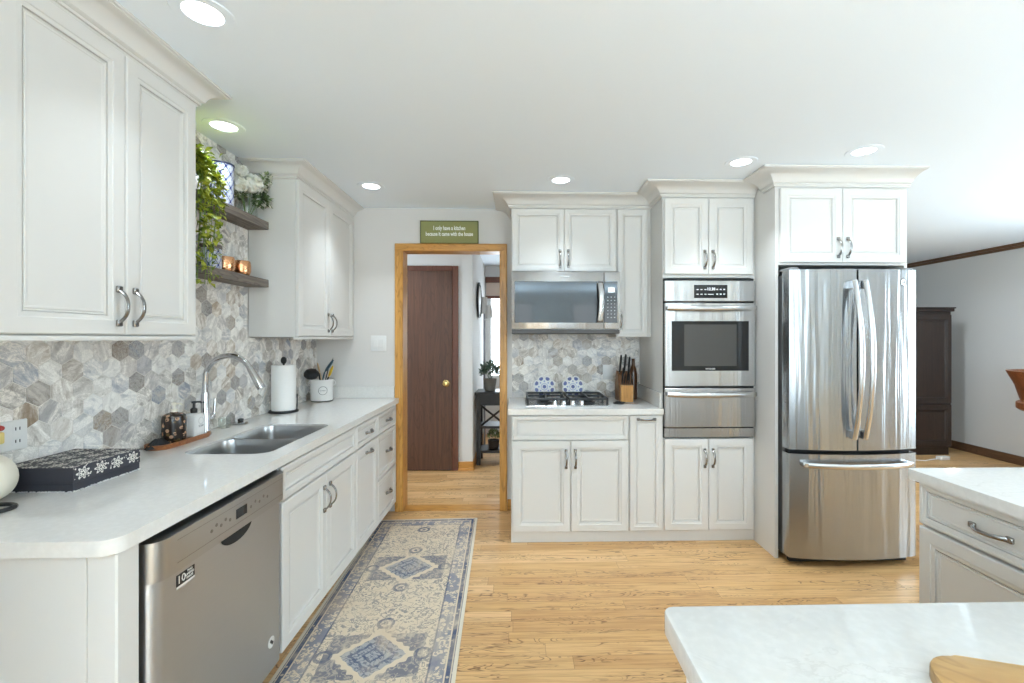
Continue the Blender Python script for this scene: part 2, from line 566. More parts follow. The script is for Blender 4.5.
# ------------------------------------------------------------------ geometry helpers
class B:
    """collects shapes into ONE mesh"""
    def __init__(self):
        self.bm = bmesh.new()

    def _face(self, vs, mat=0):
        try:
            f = self.bm.faces.new(vs)
            f.material_index = mat
            return f
        except ValueError:
            return None

    def box(self, x0, y0, z0, x1, y1, z1, mat=0, bevel=0.0, seg=1):
        r = bmesh.ops.create_cube(self.bm, size=1.0)
        vs_ = r['verts']
        for v in vs_:
            v.co = Vector(((x0 + x1) / 2 + v.co.x * (x1 - x0), (y0 + y1) / 2 + v.co.y * (y1 - y0), (z0 + z1) / 2 + v.co.z * (z1 - z0)))
        fs = set(f for v in vs_ for f in v.link_faces)
        for f in fs:
            f.material_index = mat
        if bevel > 0:
            es = list(set(e for v in vs_ for e in v.link_edges))
            bmesh.ops.bevel(self.bm, geom=es, offset=bevel, segments=seg, affect='EDGES', profile=0.5, material=-1)
        return self

    def rings(self, rings, mat=0, cap0=True, cap1=True, closed=True):
        vr = [[self.bm.verts.new(p) for p in r] for r in rings]
        n = len(vr[0])
        for a, b in zip(vr, vr[1:]):
            for i in range(n if closed else n - 1):
                j = (i + 1) % n
                self._face((a[i], a[j], b[j], b[i]), mat)
        if cap0:
            self._face(list(reversed(vr[0])), mat)
        if cap1:
            self._face(vr[-1], mat)
        return self

    def lathe(self, prof, c=(0, 0, 0), seg=28, mat=0, cap0=True, cap1=True, axis='Z'):
        rr = []
        for r, h in prof:
            ring = []
            for i in range(seg):
                a = 2 * pi * i / seg
                p = (r * cos(a), r * sin(a), h)
                if axis == 'Y':
                    p = (p[0], -p[2], p[1])
                elif axis == 'X':
                    p = (p[2], p[0], p[1])
                ring.append(Vector(p) + Vector(c))
            rr.append(ring)
        return self.rings(rr, mat, cap0, cap1)

    def tube(self, pts, rad, seg=12, mat=0, flat=None, up=None):
        """rad: number or list; flat: (width factor, thickness factor)"""
        pts = [Vector(p) for p in pts]
        rads = rad if isinstance(rad, (list, tuple)) else [rad] * len(pts)
        rr = []
        prev = None
        for i, p in enumerate(pts):
            t = (pts[min(i + 1, len(pts) - 1)] - pts[max(i - 1, 0)]).normalized()
            if prev is None:
                ref = Vector(up) if up else (Vector((0, 0, 1)) if abs(t.z) < 0.9 else Vector((1, 0, 0)))
                n = (ref - t * ref.dot(t)).normalized()
            else:
                n = (prev - t * prev.dot(t)).normalized()
            prev = n
            bn = t.cross(n)
            fw, ft = flat if flat else (1, 1)
            rr.append([p + (n * cos(2 * pi * k / seg) * fw + bn * sin(2 * pi * k / seg) * ft) * rads[i] for k in range(seg)])
        return self.rings(rr, mat)

    def prism(self, poly, z0, z1, mat=0, bevel=0.0):
        n0 = len(self.bm.edges)
        b0 = [self.bm.verts.new((x, y, z0)) for x, y in poly]
        b1 = [self.bm.verts.new((x, y, z1)) for x, y in poly]
        n = len(poly)
        for i in range(n):
            j = (i + 1) % n
            self._face((b0[i], b0[j], b1[j], b1[i]), mat)
        self._face(list(reversed(b0)), mat)
        top = self._face(b1, mat)
        if bevel > 0 and top:
            bmesh.ops.bevel(self.bm, geom=list(top.edges), offset=bevel, segments=2, affect='EDGES', profile=0.5)
        return self

    def slab_with_hole(self, outer, inner, z0, z1, mat=0):
        for z, flip in ((z0, True), (z1, False)):
            es = []
            for poly in (outer, inner):
                vs_ = [self.bm.verts.new((x, y, z)) for x, y in poly]
                for i in range(len(vs_)):
                    es.append(self.bm.edges.new((vs_[i], vs_[(i + 1) % len(vs_)])))
            r = bmesh.ops.triangle_fill(self.bm, edges=es, use_beauty=True, normal=(0, 0, -1 if flip else 1))
            for f in r['geom']:
                if isinstance(f, bmesh.types.BMFace):
                    f.material_index = mat
        for poly, rev in ((outer, False), (inner, True)):
            a = [self.bm.verts.new((x, y, z0)) for x, y in poly]
            b = [self.bm.verts.new((x, y, z1)) for x, y in poly]
            n = len(poly)
            for i in range(n):
                j = (i + 1) % n
                q = (a[i], a[j], b[j], b[i])
                self._face(q if not rev else tuple(reversed(q)), mat)
        bmesh.ops.remove_doubles(self.bm, verts=self.bm.verts, dist=1e-5)
        return self

    def sphere(self, c, r, sx=1, sy=1, sz=1, seg=16, mat=0):
        res = bmesh.ops.create_uvsphere(self.bm, u_segments=seg, v_segments=max(6, seg // 2), radius=1.0)
        for v in res['verts']:
            v.co = Vector((c[0] + v.co.x * r * sx, c[1] + v.co.y * r * sy, c[2] + v.co.z * r * sz))
        for f in set(f for v in res['verts'] for f in v.link_faces):
            f.material_index = mat
        return self

    def leaf(self, p, d, n, L, W, mat=0):
        d = Vector(d).normalized()
        n = Vector(n)
        s = d.cross(n)
        if s.length < 1e-4:
            s = d.orthogonal()
        s.normalize()
        n = s.cross(d)
        p = Vector(p)
        a = self.bm.verts.new(p)
        b = self.bm.verts.new(p + d * L * 0.5 + s * W * 0.5 + n * W * 0.15)
        c = self.bm.verts.new(p + d * L - n * W * 0.2)
        e = self.bm.verts.new(p + d * L * 0.5 - s * W * 0.5 + n * W * 0.15)
        m_ = self.bm.verts.new(p + d * L * 0.5)
        self._face((a, b, m_), mat)
        self._face((b, c, m_), mat)
        self._face((c, e, m_), mat)
        self._face((e, a, m_), mat)
        return self

    def build(self, name, mats, parent=None, angle=35, loc=None, rotz=0.0, normals=True):
        if normals:
            bmesh.ops.recalc_face_normals(self.bm, faces=self.bm.faces)
        me = bpy.data.meshes.new(name)
        self.bm.to_mesh(me)
        self.bm.free()
        for m in (mats if isinstance(mats, (list, tuple)) else [mats]):
            me.materials.append(m)
        me.shade_smooth()
        me.set_sharp_from_angle(angle=radians(angle))
        return link(name, me, parent, loc, rotz)


def link(name, data, parent=None, loc=None, rotz=0.0):
    o = bpy.data.objects.new(name, data)
    COL.objects.link(o)
    if parent:
        o.parent = parent
    if loc:
        o.location = loc
    if rotz:
        o.rotation_euler = (0, 0, rotz)
    return o


def tag(o, label=None, cat=None, group=None, kind=None):
    for k, v in (('label', label), ('category', cat), ('group', group), ('kind', kind)):
        if v:
            o[k] = v
    return o


def thing(name, label, cat, loc=(0, 0, 0), rotz=0.0, group=None):
    o = link(name, None, None, loc, rotz)
    return tag(o, label, cat, group)


def struct(o):
    o['kind'] = 'structure'
    return o


def copy_tree(o, parent=None):
    c = o.copy()
    COL.objects.link(c)
    if parent:
        c.parent = parent
    for ch in [q for q in bpy.data.objects if q.parent == o]:
        copy_tree(ch, c)
    return c


def rrect(x0, y0, x1, y1, r, seg=5):
    pts = []
    for (cx, cy, a0) in ((x1 - r, y1 - r, 0), (x0 + r, y1 - r, 90), (x0 + r, y0 + r, 180), (x1 - r, y0 + r, 270)):
        for i in range(seg + 1):
            a = radians(a0 + 90 * i / seg)
            pts.append((cx + r * cos(a), cy + r * sin(a)))
    return pts


def text(name, s, size, mat, parent, loc, rot, align='CENTER', ext=0.0006, space=1.0, shear=0.0, sx=1.0, bold=0.0):
    cu = bpy.data.curves.new(name, 'FONT')
    cu.body = s
    cu.size = size
    cu.align_x = align
    cu.align_y = 'CENTER'
    cu.extrude = ext
    cu.offset = bold
    cu.space_character = space
    cu.shear = shear
    cu.resolution_u = 2
    cu.materials.append(mat)
    tmp = bpy.data.objects.new('tmp', cu)
    COL.objects.link(tmp)
    me = bpy.data.meshes.new_from_object(tmp.evaluated_get(bpy.context.evaluated_depsgraph_get()))
    bpy.data.objects.remove(tmp)
    o = link(name, me, parent, loc)
    o.rotation_euler = rot
    o.scale = (sx, 1, 1)
    return o


# ------------------------------------------------------------------ the setting
def box_obj(name, x0, y0, z0, x1, y1, z1, mat, bevel=0.0):
    b = B()
    b.box(x0, y0, z0, x1, y1, z1, 0, bevel)
    return struct(b.build(name, mat))


CH = 2.44
XL, YB = -1.63, 3.69
box_obj('floor', -2.3, FRONT_Y, -0.06, 5.62, 6.72, 0.0, OAKFLOOR)
box_obj('ceiling', -2.3, FRONT_Y, CH, 5.62, 6.72, CH + 0.08, CEIL)
b = B()
b.box(XL - 0.12, ADDED_LEFT_WINDOW[1], 0, XL, YB + 0.12, CH)
b.box(XL - 0.12, FRONT_Y, 0, XL, ADDED_LEFT_WINDOW[0], CH)
b.box(XL - 0.12, ADDED_LEFT_WINDOW[0], 0, XL, ADDED_LEFT_WINDOW[1], 0.4)
b.box(XL - 0.12, ADDED_LEFT_WINDOW[0], 2.2, XL, ADDED_LEFT_WINDOW[1], CH)
struct(b.build('wall_left', WALL))
b = B()
for q in (ADDED_LEFT_WINDOW[0], (ADDED_LEFT_WINDOW[0] + ADDED_LEFT_WINDOW[1]) / 2 - 0.025, ADDED_LEFT_WINDOW[1] - 0.05):
    b.box(XL - 0.10, q, 0.4, XL - 0.05, q + 0.05, 2.2)
for q in (0.4, 2.15):
    b.box(XL - 0.10, ADDED_LEFT_WINDOW[0], q, XL - 0.05, ADDED_LEFT_WINDOW[1], q + 0.05)
struct(b.build('window_9', TRIMWHITE))  # frame of the made-up left window
# kitchen back wall with the doorway
DX0, DX1, DZ = -0.930, -0.155, 2.094
b = B()
b.box(XL, YB, 0, DX0 - 0.018, YB + 0.12, CH)
b.box(DX1 + 0.018, YB, 0, 2.62, YB + 0.12, CH)
b.box(DX0 - 0.018, YB, DZ + 0.018, DX1 + 0.018, YB + 0.12, CH)
struct(b.build('wall_back', WALL))
# hall behind the doorway
box_obj('wall_hall', -2.3, 4.83, 0, -0.49, 4.95, CH, WALLPALE)
box_obj('wall_hall_left', -2.3, YB + 0.12, 0, -2.2, 4.83, CH, WALLPALE)
box_obj('wall_passage', -0.61, 4.95, 0, -0.49, 6.6, CH, WALLPALE)
box_obj('wall_partition', 2.62, YB, 0, 2.72, 6.6, CH, WALLGREY)
# far wall with the hall window
b = B()
WX0, WX1, WZ0, WZ1 = -0.42, 0.72, 0.82, 1.98
b.box(-0.61, 6.6, 0, WX0, 6.7, CH)
b.box(WX1, 6.6, 0, 5.62, 6.7, CH)
b.box(WX0, 6.6, 0, WX1, 6.7, WZ0)
b.box(WX0, 6.6, WZ1, WX1, 6.7, CH)
struct(b.build('wall_far', WALLPALE))
b = B()
ys = FRONT_Y
for (ya, yb) in ADDED_RIGHT_WINDOWS:
    b.box(5.50, ys, 0, 5.62, ya, CH)
    b.box(5.50, ya, 0, 5.62, yb, 0.55)
    b.box(5.50, ya, 2.15, 5.62, yb, CH)
    ys = yb
b.box(5.50, ys, 0, 5.62, 6.6, CH)
struct(b.build('wall_right', WALLGREY))
for k, (ya, yb) in enumerate(ADDED_RIGHT_WINDOWS):
    b = B()
    for (p, q, r_, s_) in ((ya, 0.55, yb, 0.60), (ya, 2.10, yb, 2.15), (ya, 0.55, ya + 0.05, 2.15), (yb - 0.05, 0.55, yb, 2.15), ((ya + yb) / 2 - 0.025, 0.55, (ya + yb) / 2 + 0.025, 2.15)):
        b.box(5.54, p, q, 5.59, r_, s_)
    struct(b.build('window_%d' % (k + 5), TRIMWHITE))  # frame of the added, unseen sitting room window
# wall behind the camera with three windows
b = B()
xs = XL
for (a, c, z0, z1) in FRONT_WINDOWS:
    b.box(xs, FRONT_Y - 0.12, 0, a, FRONT_Y, CH)
    b.box(a, FRONT_Y - 0.12, 0, c, FRONT_Y, z0)
    b.box(a, FRONT_Y - 0.12, z1, c, FRONT_Y, CH)
    xs = c
b.box(xs, FRONT_Y - 0.12, 0, 5.62, FRONT_Y, CH)
struct(b.build('wall_front', WALLPALE))
for k, (a, c, z0, z1) in enumerate(FRONT_WINDOWS):
    b = B()
    w = 0.05
    for (p, q, r_, s_) in ((a, z0, c, z0 + w), (a, z1 - w, c, z1), (a, z0, a + w, z1), (c - w, z0, c, z1), ((a + c) / 2 - 0.025, z0, (a + c) / 2 + 0.025, z1)):
        b.box(p, FRONT_Y - 0.10, q, r_, FRONT_Y - 0.05, s_)
    struct(b.build('window_%d' % (k + 2), TRIMWHITE))
# hall window: dark stile, wooden head with a beige blind rolled up under it
b = B()
b.box(WX0, 6.58, WZ0, WX0 + 0.02, 6.66, WZ1)
b.box(WX1 - 0.05, 6.58, WZ0, WX1, 6.66, WZ1)
b.box(WX0, 6.58, WZ0 - 0.03, WX1, 6.68, WZ0 + 0.03)
b.box(0.12, 6.6, WZ0, 0.18, 6.66, WZ1)
win = struct(b.build('window_1', TRIMWHITE))
b = B()
b.box(WX0 - 0.06, 6.555, 2.19, WX1 + 0.06, 6.60, 2.275, 0, 0.004)
b.box(WX0 - 0.06, 6.575, 1.965, WX1 + 0.06, 6.60, 2.005, 0, 0.003)
b.build('window_head', DARKTRIM, win)
b = B()
b.box(WX0 - 0.05, 6.57, 2.005, WX1 + 0.05, 6.60, 2.19)
b.build('roller_blind', plain('beige_blind', srgb(206, 186, 172), 0.8), win)

# doorway casing
b = B()
cw = 0.065
for (x0, x1) in ((DX0 - cw, DX0), (DX1, DX1 + cw * 0.92)):
    b.box(x0, YB - 0.02, 0, x1, YB, DZ + 0.056, 0, 0.004)
b.box(DX0 - 0.018, YB, 0, DX0, YB + 0.13, DZ)
b.box(DX1, YB, 0, DX1 + 0.018, YB + 0.13, DZ)
casing = struct(b.build('trim_1', OAKTRIM))
b = B()
b.box(DX0 - cw, YB - 0.022, DZ, DX1 + cw * 0.92, YB, DZ + 0.060, 0, 0.004)
b.box(DX0 - 0.018, YB, DZ, DX1 + 0.018, YB + 0.13, DZ + 0.018)
b.build('head_casing', OAKTRIMX, casing)

# brown hall door
HX0, HX1 = -1.5, -0.70
d1 = struct(link('door_1', None, None, (HX0, 4.83, 0)))
b = B()
b.box(0, -0.035, 0.006, HX1 - HX0, -0.001, 2.10, 0, 0.003)
b.build('door_slab', DARKWOOD, d1)
b = B()
b.lathe([(0.036, 0), (0.036, 0.005), (0.028, 0.009), (0.012, 0.012), (0.012, 0.03), (0.027, 0.036), (0.031, 0.05), (0.024, 0.062), (0.008, 0.066)], (HX1 - HX0 - 0.065, -0.035, 0.92), 24, axis='Y')
b.build('door_knob', BRASS, d1)
b = B()
b.box(HX1, 4.80, 0, HX1 + 0.062, 4.83, 2.155, 0, 0.004)
b.box(HX0, 4.80, 2.10, HX1, 4.83, 2.155, 0, 0.004)
struct(b.build('trim_2', DARKTRIM))
b = B()
b.box(HX1 + 0.062, 4.81, 0, -0.478, 4.83, 0.09, 0, 0.004)
b.box(-0.49, 4.83, 0, -0.476, 6.58, 0.09, 0, 0.003)
b.box(HX1 + 0.062, 4.80, 0, -0.47, 4.815, 0.02, 0, 0.003)
struct(b.build('baseboard_hall', OAKTRIMX))
b = B()
b.box(DX0, YB, 0.0, DX1, YB + 0.12, 0.006, 0, 0.002)
struct(b.build('trim_4', OAKTRIMX))
b = B()
b.box(DX1 + 0.062, YB - 0.014, 0, -0.06, YB, 0.09, 0, 0.003)
struct(b.build('baseboard_back', OAKTRIMX))
b = B()
b.box(5.48, FRONT_Y, 0, 5.50, 6.6, 0.10, 0, 0.004)
struct(b.build('baseboard_right', DARKTRIMY))
b = B()
b.box(5.465, FRONT_Y, CH - 0.03, 5.50, 6.6, CH, 0, 0.004)
b.box(5.48, FRONT_Y, CH - 0.06, 5.50, 6.6, CH - 0.03, 0, 0.004)
struct(b.build('trim_3', DARKTRIMY))


# ------------------------------------------------------------------ hexagon tile
def hex_field(name, plane, u0, u1, boxes, flat=0.079):
    """pointy-top hexagon tiles on a wall; boxes = rectangles (u0,v0,u1,v1) that are tiled; plane maps (u, v, out) to world"""
    R = flat / math.sqrt(3)
    g = 0.0011
    bm = bmesh.new()
    ids = []
    rnd = random.Random(11 if name else 1)
    for (a0, c0, a1, c1) in boxes:
        sub = bmesh.new()
        lay = sub.faces.layers.float.new('tile_id')
        row0 = int(math.floor((c0 - 0.914) / (1.5 * R))) - 1
        row1 = int(math.ceil((c1 - 0.914) / (1.5 * R))) + 1
        for r in range(row0, row1 + 1):
            cv = 0.914 + 0.02 + r * 1.5 * R
            off = (flat / 2) if r % 2 else 0.0
            k0 = int(math.floor((a0 - off) / flat)) - 1
            k1 = int(math.ceil((a1 - off) / flat)) + 1
            for k in range(k0, k1 + 1):
                cu = k * flat + off
                tid = random.Random((r * 7919 + k * 104729) ^ 0x5bd1).random()
                rr = R - g
                lo = [sub.verts.new((cu + rr * sin(radians(60 * i)), cv + rr * cos(radians(60 * i)), 0.004)) for i in range(6)]
                hi = [sub.verts.new((cu + (rr - 0.0012) * sin(radians(60 * i)), cv + (rr - 0.0012) * cos(radians(60 * i)), 0.0065)) for i in range(6)]
                fs = [sub.faces.new(hi)]
                for i in range(6):
                    j = (i + 1) % 6
                    fs.append(sub.faces.new((lo[i], lo[j], hi[j], hi[i])))
                for f in fs:
                    f[lay] = tid
        for co, no in (((a0, 0, 0), (-1, 0, 0)), ((a1, 0, 0), (1, 0, 0)), ((0, c0, 0), (0, -1, 0)), ((0, c1, 0), (0, 1, 0))):
            bmesh.ops.bisect_plane(sub, geom=sub.verts[:] + sub.edges[:] + sub.faces[:], plane_co=co, plane_no=no, clear_outer=True)
        # grout bed
        vs_ = [sub.verts.new(p) for p in ((a0, c0, 0.0045), (a1, c0, 0.0045), (a1, c1, 0.0045), (a0, c1, 0.0045))]
        f = sub.faces.new(vs_)
        f.material_index = 1
        me = bpy.data.meshes.new('tmp')
        sub.to_mesh(me)
        sub.free()
        bm.from_mesh(me)
        bpy.data.meshes.remove(me)
    for v in bm.verts:
        v.co = Vector(plane(*v.co))
    bmesh.ops.recalc_face_normals(bm, faces=bm.faces)
    me = bpy.data.meshes.new(name)
    bm.to_mesh(me)
    bm.free()
    me.materials.append(TILE)
    me.materials.append(GROUT)
    return struct(link(name, me))


LWY = 1.10
hex_field('backsplash', lambda u, v, o: (XL + o, u, v), 0, 0,
          [(0.35, 0.914, 1.922, 1.394), (1.922, 0.914, 2.765, CH), (2.765, 0.914, YB, 1.394)])
hex_field('backsplash', lambda u, v, o: (u, YB - o, v), 0, 0, [(-0.055, 0.914, 0.978, 1.50)])


# ------------------------------------------------------------------ cabinet helpers
def door_panel(b, x0, x1, z0, z1, y=-0.001, t=0.02, fw=0.066, mat=0):
    """raised-moulding door; its front looks along -y"""
    prof = [(0.0, 0.0), (0.0, -t + 0.004), (0.004, -t), (fw - 0.020, -t), (fw - 0.017, -t + 0.0025), (fw - 0.010, -t + 0.003), (fw - 0.005, -t + 0.005), (fw - 0.0045, -t + 0.013), (fw - 0.0015, -t + 0.013), (fw - 0.001, -t + 0.007), (fw + 0.001, -t + 0.0085), (fw + 0.004, -t + 0.0105), (fw + 0.006, -t + 0.0082), (fw + 0.010, -t + 0.0078), (fw + 0.013, -t + 0.0095)]
    rr = [[(x0 + i, y + d, z0 + i), (x1 - i, y + d, z0 + i), (x1 - i, y + d, z1 - i), (x0 + i, y + d, z1 - i)] for i, d in prof]
    b.rings([[Vector(p) for p in r] for r in rr], mat)
    return b


def handle_mesh(length=0.112, out=0.032):
    b = B()
    n = 14
    pts, rad = [], []
    h = length / 2
    for i in range(n + 1):
        s = -1 + 2 * i / n
        pts.append((0, -out * (1 - abs(s) ** 2.4) - 0.004, s * h))
        rad.append(0.0052 + 0.0014 * abs(s) ** 2)
    b.tube(pts, rad, 10, 0, flat=(0.7, 1.25), up=(0, 1, 0))
    for s in (-1, 1):
        b.box(-0.0095, -0.012, s * h - 0.011, 0.0095, 0.0, s * h + 0.011, 0, 0.003)
    me = bpy.data.meshes.new('handle')
    bmesh.ops.recalc_face_normals(b.bm, faces=b.bm.faces)
    b.bm.to_mesh(me)
    b.bm.free()
    me.materials.append(PEWTER)
    me.shade_smooth()
    me.set_sharp_from_angle(angle=radians(40))
    return me


HANDLE = handle_mesh()
HANDLE_S = handle_mesh(0.09, 0.028)


def handle(parent, x, z, vertical=True, y=-0.0205, mesh=None):
    o = link('handle', mesh or HANDLE, parent, (x, y, z))
    if not vertical:
        o.rotation_euler = (0, pi / 2, 0)
    return o


def door(parent, x0, x1, z0, z1, hx=None, hz=None, vertical=True, name='door', fw=0.066, mesh=None):
    b = B()
    door_panel(b, x0, x1, z0, z1, fw=fw)
    d = b.build(name, CAB, parent, 25)
    if hx is not None:
        handle(d, hx, hz, vertical, mesh=mesh)
    return d


def crown(parent, path, z0, z1, out=0.12, base=0.02):
    """crown moulding along a path of (x, y) seen from the room; outward is to the right of travel"""
    h = z1 - z0
    prof = [(0.0, 0.0), (0.012, 0.0), (0.015, 0.10 * h), (0.021, 0.12 * h), (0.021, 0.22 * h), (0.018, 0.235 * h), (0.030, 0.29 * h)]
    for i in range(8):
        a = i / 7
        prof.append((0.032 + (out - 0.042) * ((1 - cos(a * pi / 2)) * 0.75 + 0.25 * a), (0.31 + 0.53 * sin(a * pi / 2)) * h))
    prof += [(out - 0.008, 0.85 * h), (out - 0.008, 0.88 * h), (out, 0.90 * h), (out, h), (0.0, h)]
    P = [Vector((x, y)) for x, y in path]
    offs = []
    for i, p in enumerate(P):
        ns = []
        if i > 0:
            t = (P[i] - P[i - 1]).normalized()
            ns.append(Vector((t.y, -t.x)))
        if i < len(P) - 1:
            t = (P[i + 1] - P[i]).normalized()
            ns.append(Vector((t.y, -t.x)))
        if len(ns) == 2:
            m_ = (ns[0] + ns[1])
            m_ = m_ / (1 + ns[0].dot(ns[1]))
        else:
            m_ = ns[0]
        offs.append(m_)
    b = B()
    rr = [[Vector((p.x + o.x * d, p.y + o.y * d, z0 + z)) for d, z in prof] for p, o in zip(P, offs)]
    b.rings(rr)
    return b.build('crown_moulding', CAB, parent, 30)


def carcass_open(b, w, d, z0, z1, t=0.018, plate=True):
    b.box(0, 0, z0, t, d, z1)
    b.box(w - t, 0, z0, w, d, z1)
    b.box(t, 0, z0, w - t, d, z0 + t)
    b.box(t, d - 0.006, z0 + t, w - t, d, z1)
    if plate:
        b.box(t, 0, z0 + t, w - t, 0.016, z1)


def toe(b, w, d, rec=0.075, z1=0.1):
    b.box(0, rec, 0, w, rec + 0.018, z1)


# ------------------------------------------------------------------ left run: base cabinets (local x runs along +Y of the room)
LF = -0.985 - 0.0      # carcass front
ROT_L = pi / 2
TOPZ = 0.874

# end panel with corner filler
ep = thing('end_panel', 'white end panel closing the left counter run beside the dishwasher', 'cabinet panel', (LF, 1.125, 0), ROT_L)
b = B()
b.box(0, 0.06, 0, 0.02, 0.64, TOPZ, 0, 0.001)
b.build('side_panel', CAB, ep)
b = B()
b.box(0, -0.012, 0, 0.068, 0.06, TOPZ, 0, 0.004)
b.build('corner_post', CAB, ep)

# dishwasher
dw = thing('dishwasher', 'stainless steel dishwasher with a pocket handle under the left counter', 'dishwasher', (-0.965, 1.2, 0), ROT_L)
Wd = 0.668
b = B()
b.box(0.004, 0.03, 0.10, Wd - 0.004, 0.62, 0.862)
b.box(0.01, 0.09, 0.0, Wd - 0.01, 0.6, 0.10)
b.build('body', RUBBER, dw)


def bowed(b, x0, x1, z0, z1, depth, bow, edge, mat=0, seg=14, y0=0.03):
    """front panel whose vertical side edges curve back"""
    pts = []
    ss = [-1 + edge * (1 - cos(pi / 2 * i / 10)) for i in range(11)]
    ss = ss + [-q for q in reversed(ss)]
    for s in ss:
        x = (x0 + x1) / 2 + s * (x1 - x0) / 2
        k = max(0.0, (abs(s) - (1 - edge)) / edge)
        pts.append((x, -depth + bow * (1 - math.sqrt(max(0, 1 - k * k)))))
    poly = [(x1, y0), (x0, y0)] + pts
    b.prism(poly, z0, z1, mat)


b = B()
bowed(b, 0.012, Wd - 0.006, 0.115, 0.752, 0.012, 0.03, 0.12, seg=40)
dd = b.build('door', STEELDW, dw, 30)
b = B()
bowed(b, 0.006, Wd - 0.002, 0.752, 0.858, 0.026, 0.035, 0.12, seg=40)
# pocket of the grip: a dark scoop under the control strip
cp = b.build('control_panel', plain('satin_grey_trim', (0.46, 0.47, 0.475), 0.34, 1.0), dw, 30)
b = B()
pts = []
for i in range(15):
    a = pi * i / 14
    pts.append((0.36 + 0.085 * cos(pi + a), 0.7515 - 0.042 * sin(a)))
rr = [[(x, -0.0125 - 0.0015, z) for x, z in pts], [(x * 0.97 + 0.36 * 0.03, -0.003 - 0.0098, z + 0.002) for x, z in pts]]
b.rings([[Vector(p) for p in r] for r in rr])
b.build('grip_pocket', RUBBER, dd)
b = B()
b.box(0.335, -0.0268, 0.792, 0.395, -0.0255, 0.824)
b.build('display', DARKGLASS, cp)
GREYPRINT = plain('grey_print', (0.25, 0.24, 0.23), 0.4, 0.6)
for k in range(5):
    for q in (0.215 + k * 0.022, 0.418 + k * 0.026):
        b = B()
        b.lathe([(0.0055, 0), (0.0055, 0.0012)], (q, -0.0258, 0.806 + (0.008 if k % 2 else -0.002)), 12, axis='Y')
        b.build('button', GREYPRINT, cp)
b = B()
b.box(0.075, -0.0265, 0.775, 0.63, -0.0256, 0.777)
b.box(0.075, -0.0265, 0.838, 0.63, -0.0256, 0.8395)
b.build('panel_outline', plain('grey_line', (0.3, 0.29, 0.28), 0.4, 0.8), cp)
b = B()
b.box(0.090, -0.0131, 0.700, 0.160, -0.0115, 0.732)
st = b.build('sticker', BLACK, dd)
b = B()
b.box(0.090, -0.0132, 0.694, 0.160, -0.0115, 0.700)
b.build('sticker_edge', TRIMWHITE, st)
text('lettering', '10', 0.031, TRIMWHITE, st, (0.107, -0.0135, 0.716), (pi / 2, 0, 0), sx=1.1)
text('lettering', 'YEAR\nLIMITED\nPARTS', 0.0095, TRIMWHITE, st, (0.140, -0.0135, 0.717), (pi / 2, 0, 0))
b = B()
b.lathe([(0.021, 0), (0.021, 0.0016)], (0.575, -0.0118, 0.225), 24, axis='Y')
bd = b.build('round_badge', TRIMWHITE, dd)
b = B()
for (rx, rz, r_) in ((-0.004, 0.004, 0.006), (0.005, -0.005, 0.0065), (0.0, 0.0, 0.0035)):
    b.lathe([(r_, 0), (r_, 0.002)], (0.575 + rx, -0.0125, 0.225 + rz), 14, axis='Y')
b.build('badge_mark', BLACK, bd)


def base_unit(name, label, y0, y1, rows, two=False):
    u = thing(name, label, 'cabinet', (LF, y0, 0), ROT_L)
    w = y1 - y0
    b = B()
    carcass_open(b, w, 0.62, 0.10, TOPZ)
    toe(b, w, 0.62)
    b.build('carcass', CAB, u)
    return u, w


g = 0.0035
sb, w = base_unit('sink_cabinet', 'wide white sink base cabinet beneath the double sink', 1.878, 2.733, None)
door(sb, g, w - g, 0.727, 0.866, name='false_front', fw=0.038)
door(sb, g, w / 2 - g / 2, 0.108, 0.719, w / 2 - 0.034, 0.60)
door(sb, w / 2 + g / 2, w - g, 0.108, 0.719, w / 2 + 0.034, 0.60)
pb, w = base_unit('pullout_cabinet', 'narrow white base cabinet between sink base and drawer stack', 2.733, 3.145, None)
door(pb, g, w - g, 0.727, 0.866, w / 2, 0.797, False, 'drawer', 0.034, HANDLE_S)
door(pb, g, w - g, 0.108, 0.719, w / 2, 0.672, False, mesh=HANDLE_S)
db, w = base_unit('drawer_cabinet', 'white three drawer base cabinet next to the oak doorway', 3.145, 3.60, None)
door(db, g, w - g, 0.727, 0.866, w / 2, 0.797, False, 'drawer', 0.034, HANDLE_S)
door(db, g, w - g, 0.415, 0.719, w / 2, 0.575, False, 'drawer', 0.045, HANDLE_S)
door(db, g, w - g, 0.108, 0.407, w / 2, 0.27, False, 'drawer', 0.045, HANDLE_S)
b = B()
b.box(w, -0.0, 0.1, w + 0.066, 0.02, TOPZ)
b.build('filler_strip', CAB, db)

# ------------------------------------------------------------------ left worktop and sink
wt = thing('worktop', 'long white quartz worktop on the left holding the sink', 'countertop', (0, 0, 0))
r = 0.045
outer = [(XL + 0.008, 1.10)]
for i in range(7):
    a = radians(-90 + 90 * i / 6)
    outer.append((-0.96 - r + r * cos(a), 1.10 + r + r * sin(a)))
outer += [(-0.96, YB - 0.023), (-0.998, YB - 0.023), (-0.998, YB - 0.001), (XL + 0.008, YB - 0.001)]
SX0, SX1, SY0, SY1 = -1.41, -1.045, 1.915, 2.572
inner = rrect(SX0, SY0, SX1, SY1, 0.06, 6)
b = B()
b.slab_with_hole(outer, inner, 0.876, 0.914)
b.build('quartz_top', QUARTZ, wt, 30)
b = B()
b.box(XL + 0.008, YB - 0.02, 0.9145, -0.998, YB - 0.001, 1.008, 0, 0.002)
b.build('upstand', QUARTZ, wt)

sink = thing('sink', 'double bowl stainless sink set under the left worktop', 'sink', (0, 0, 0))
YD = 2.235


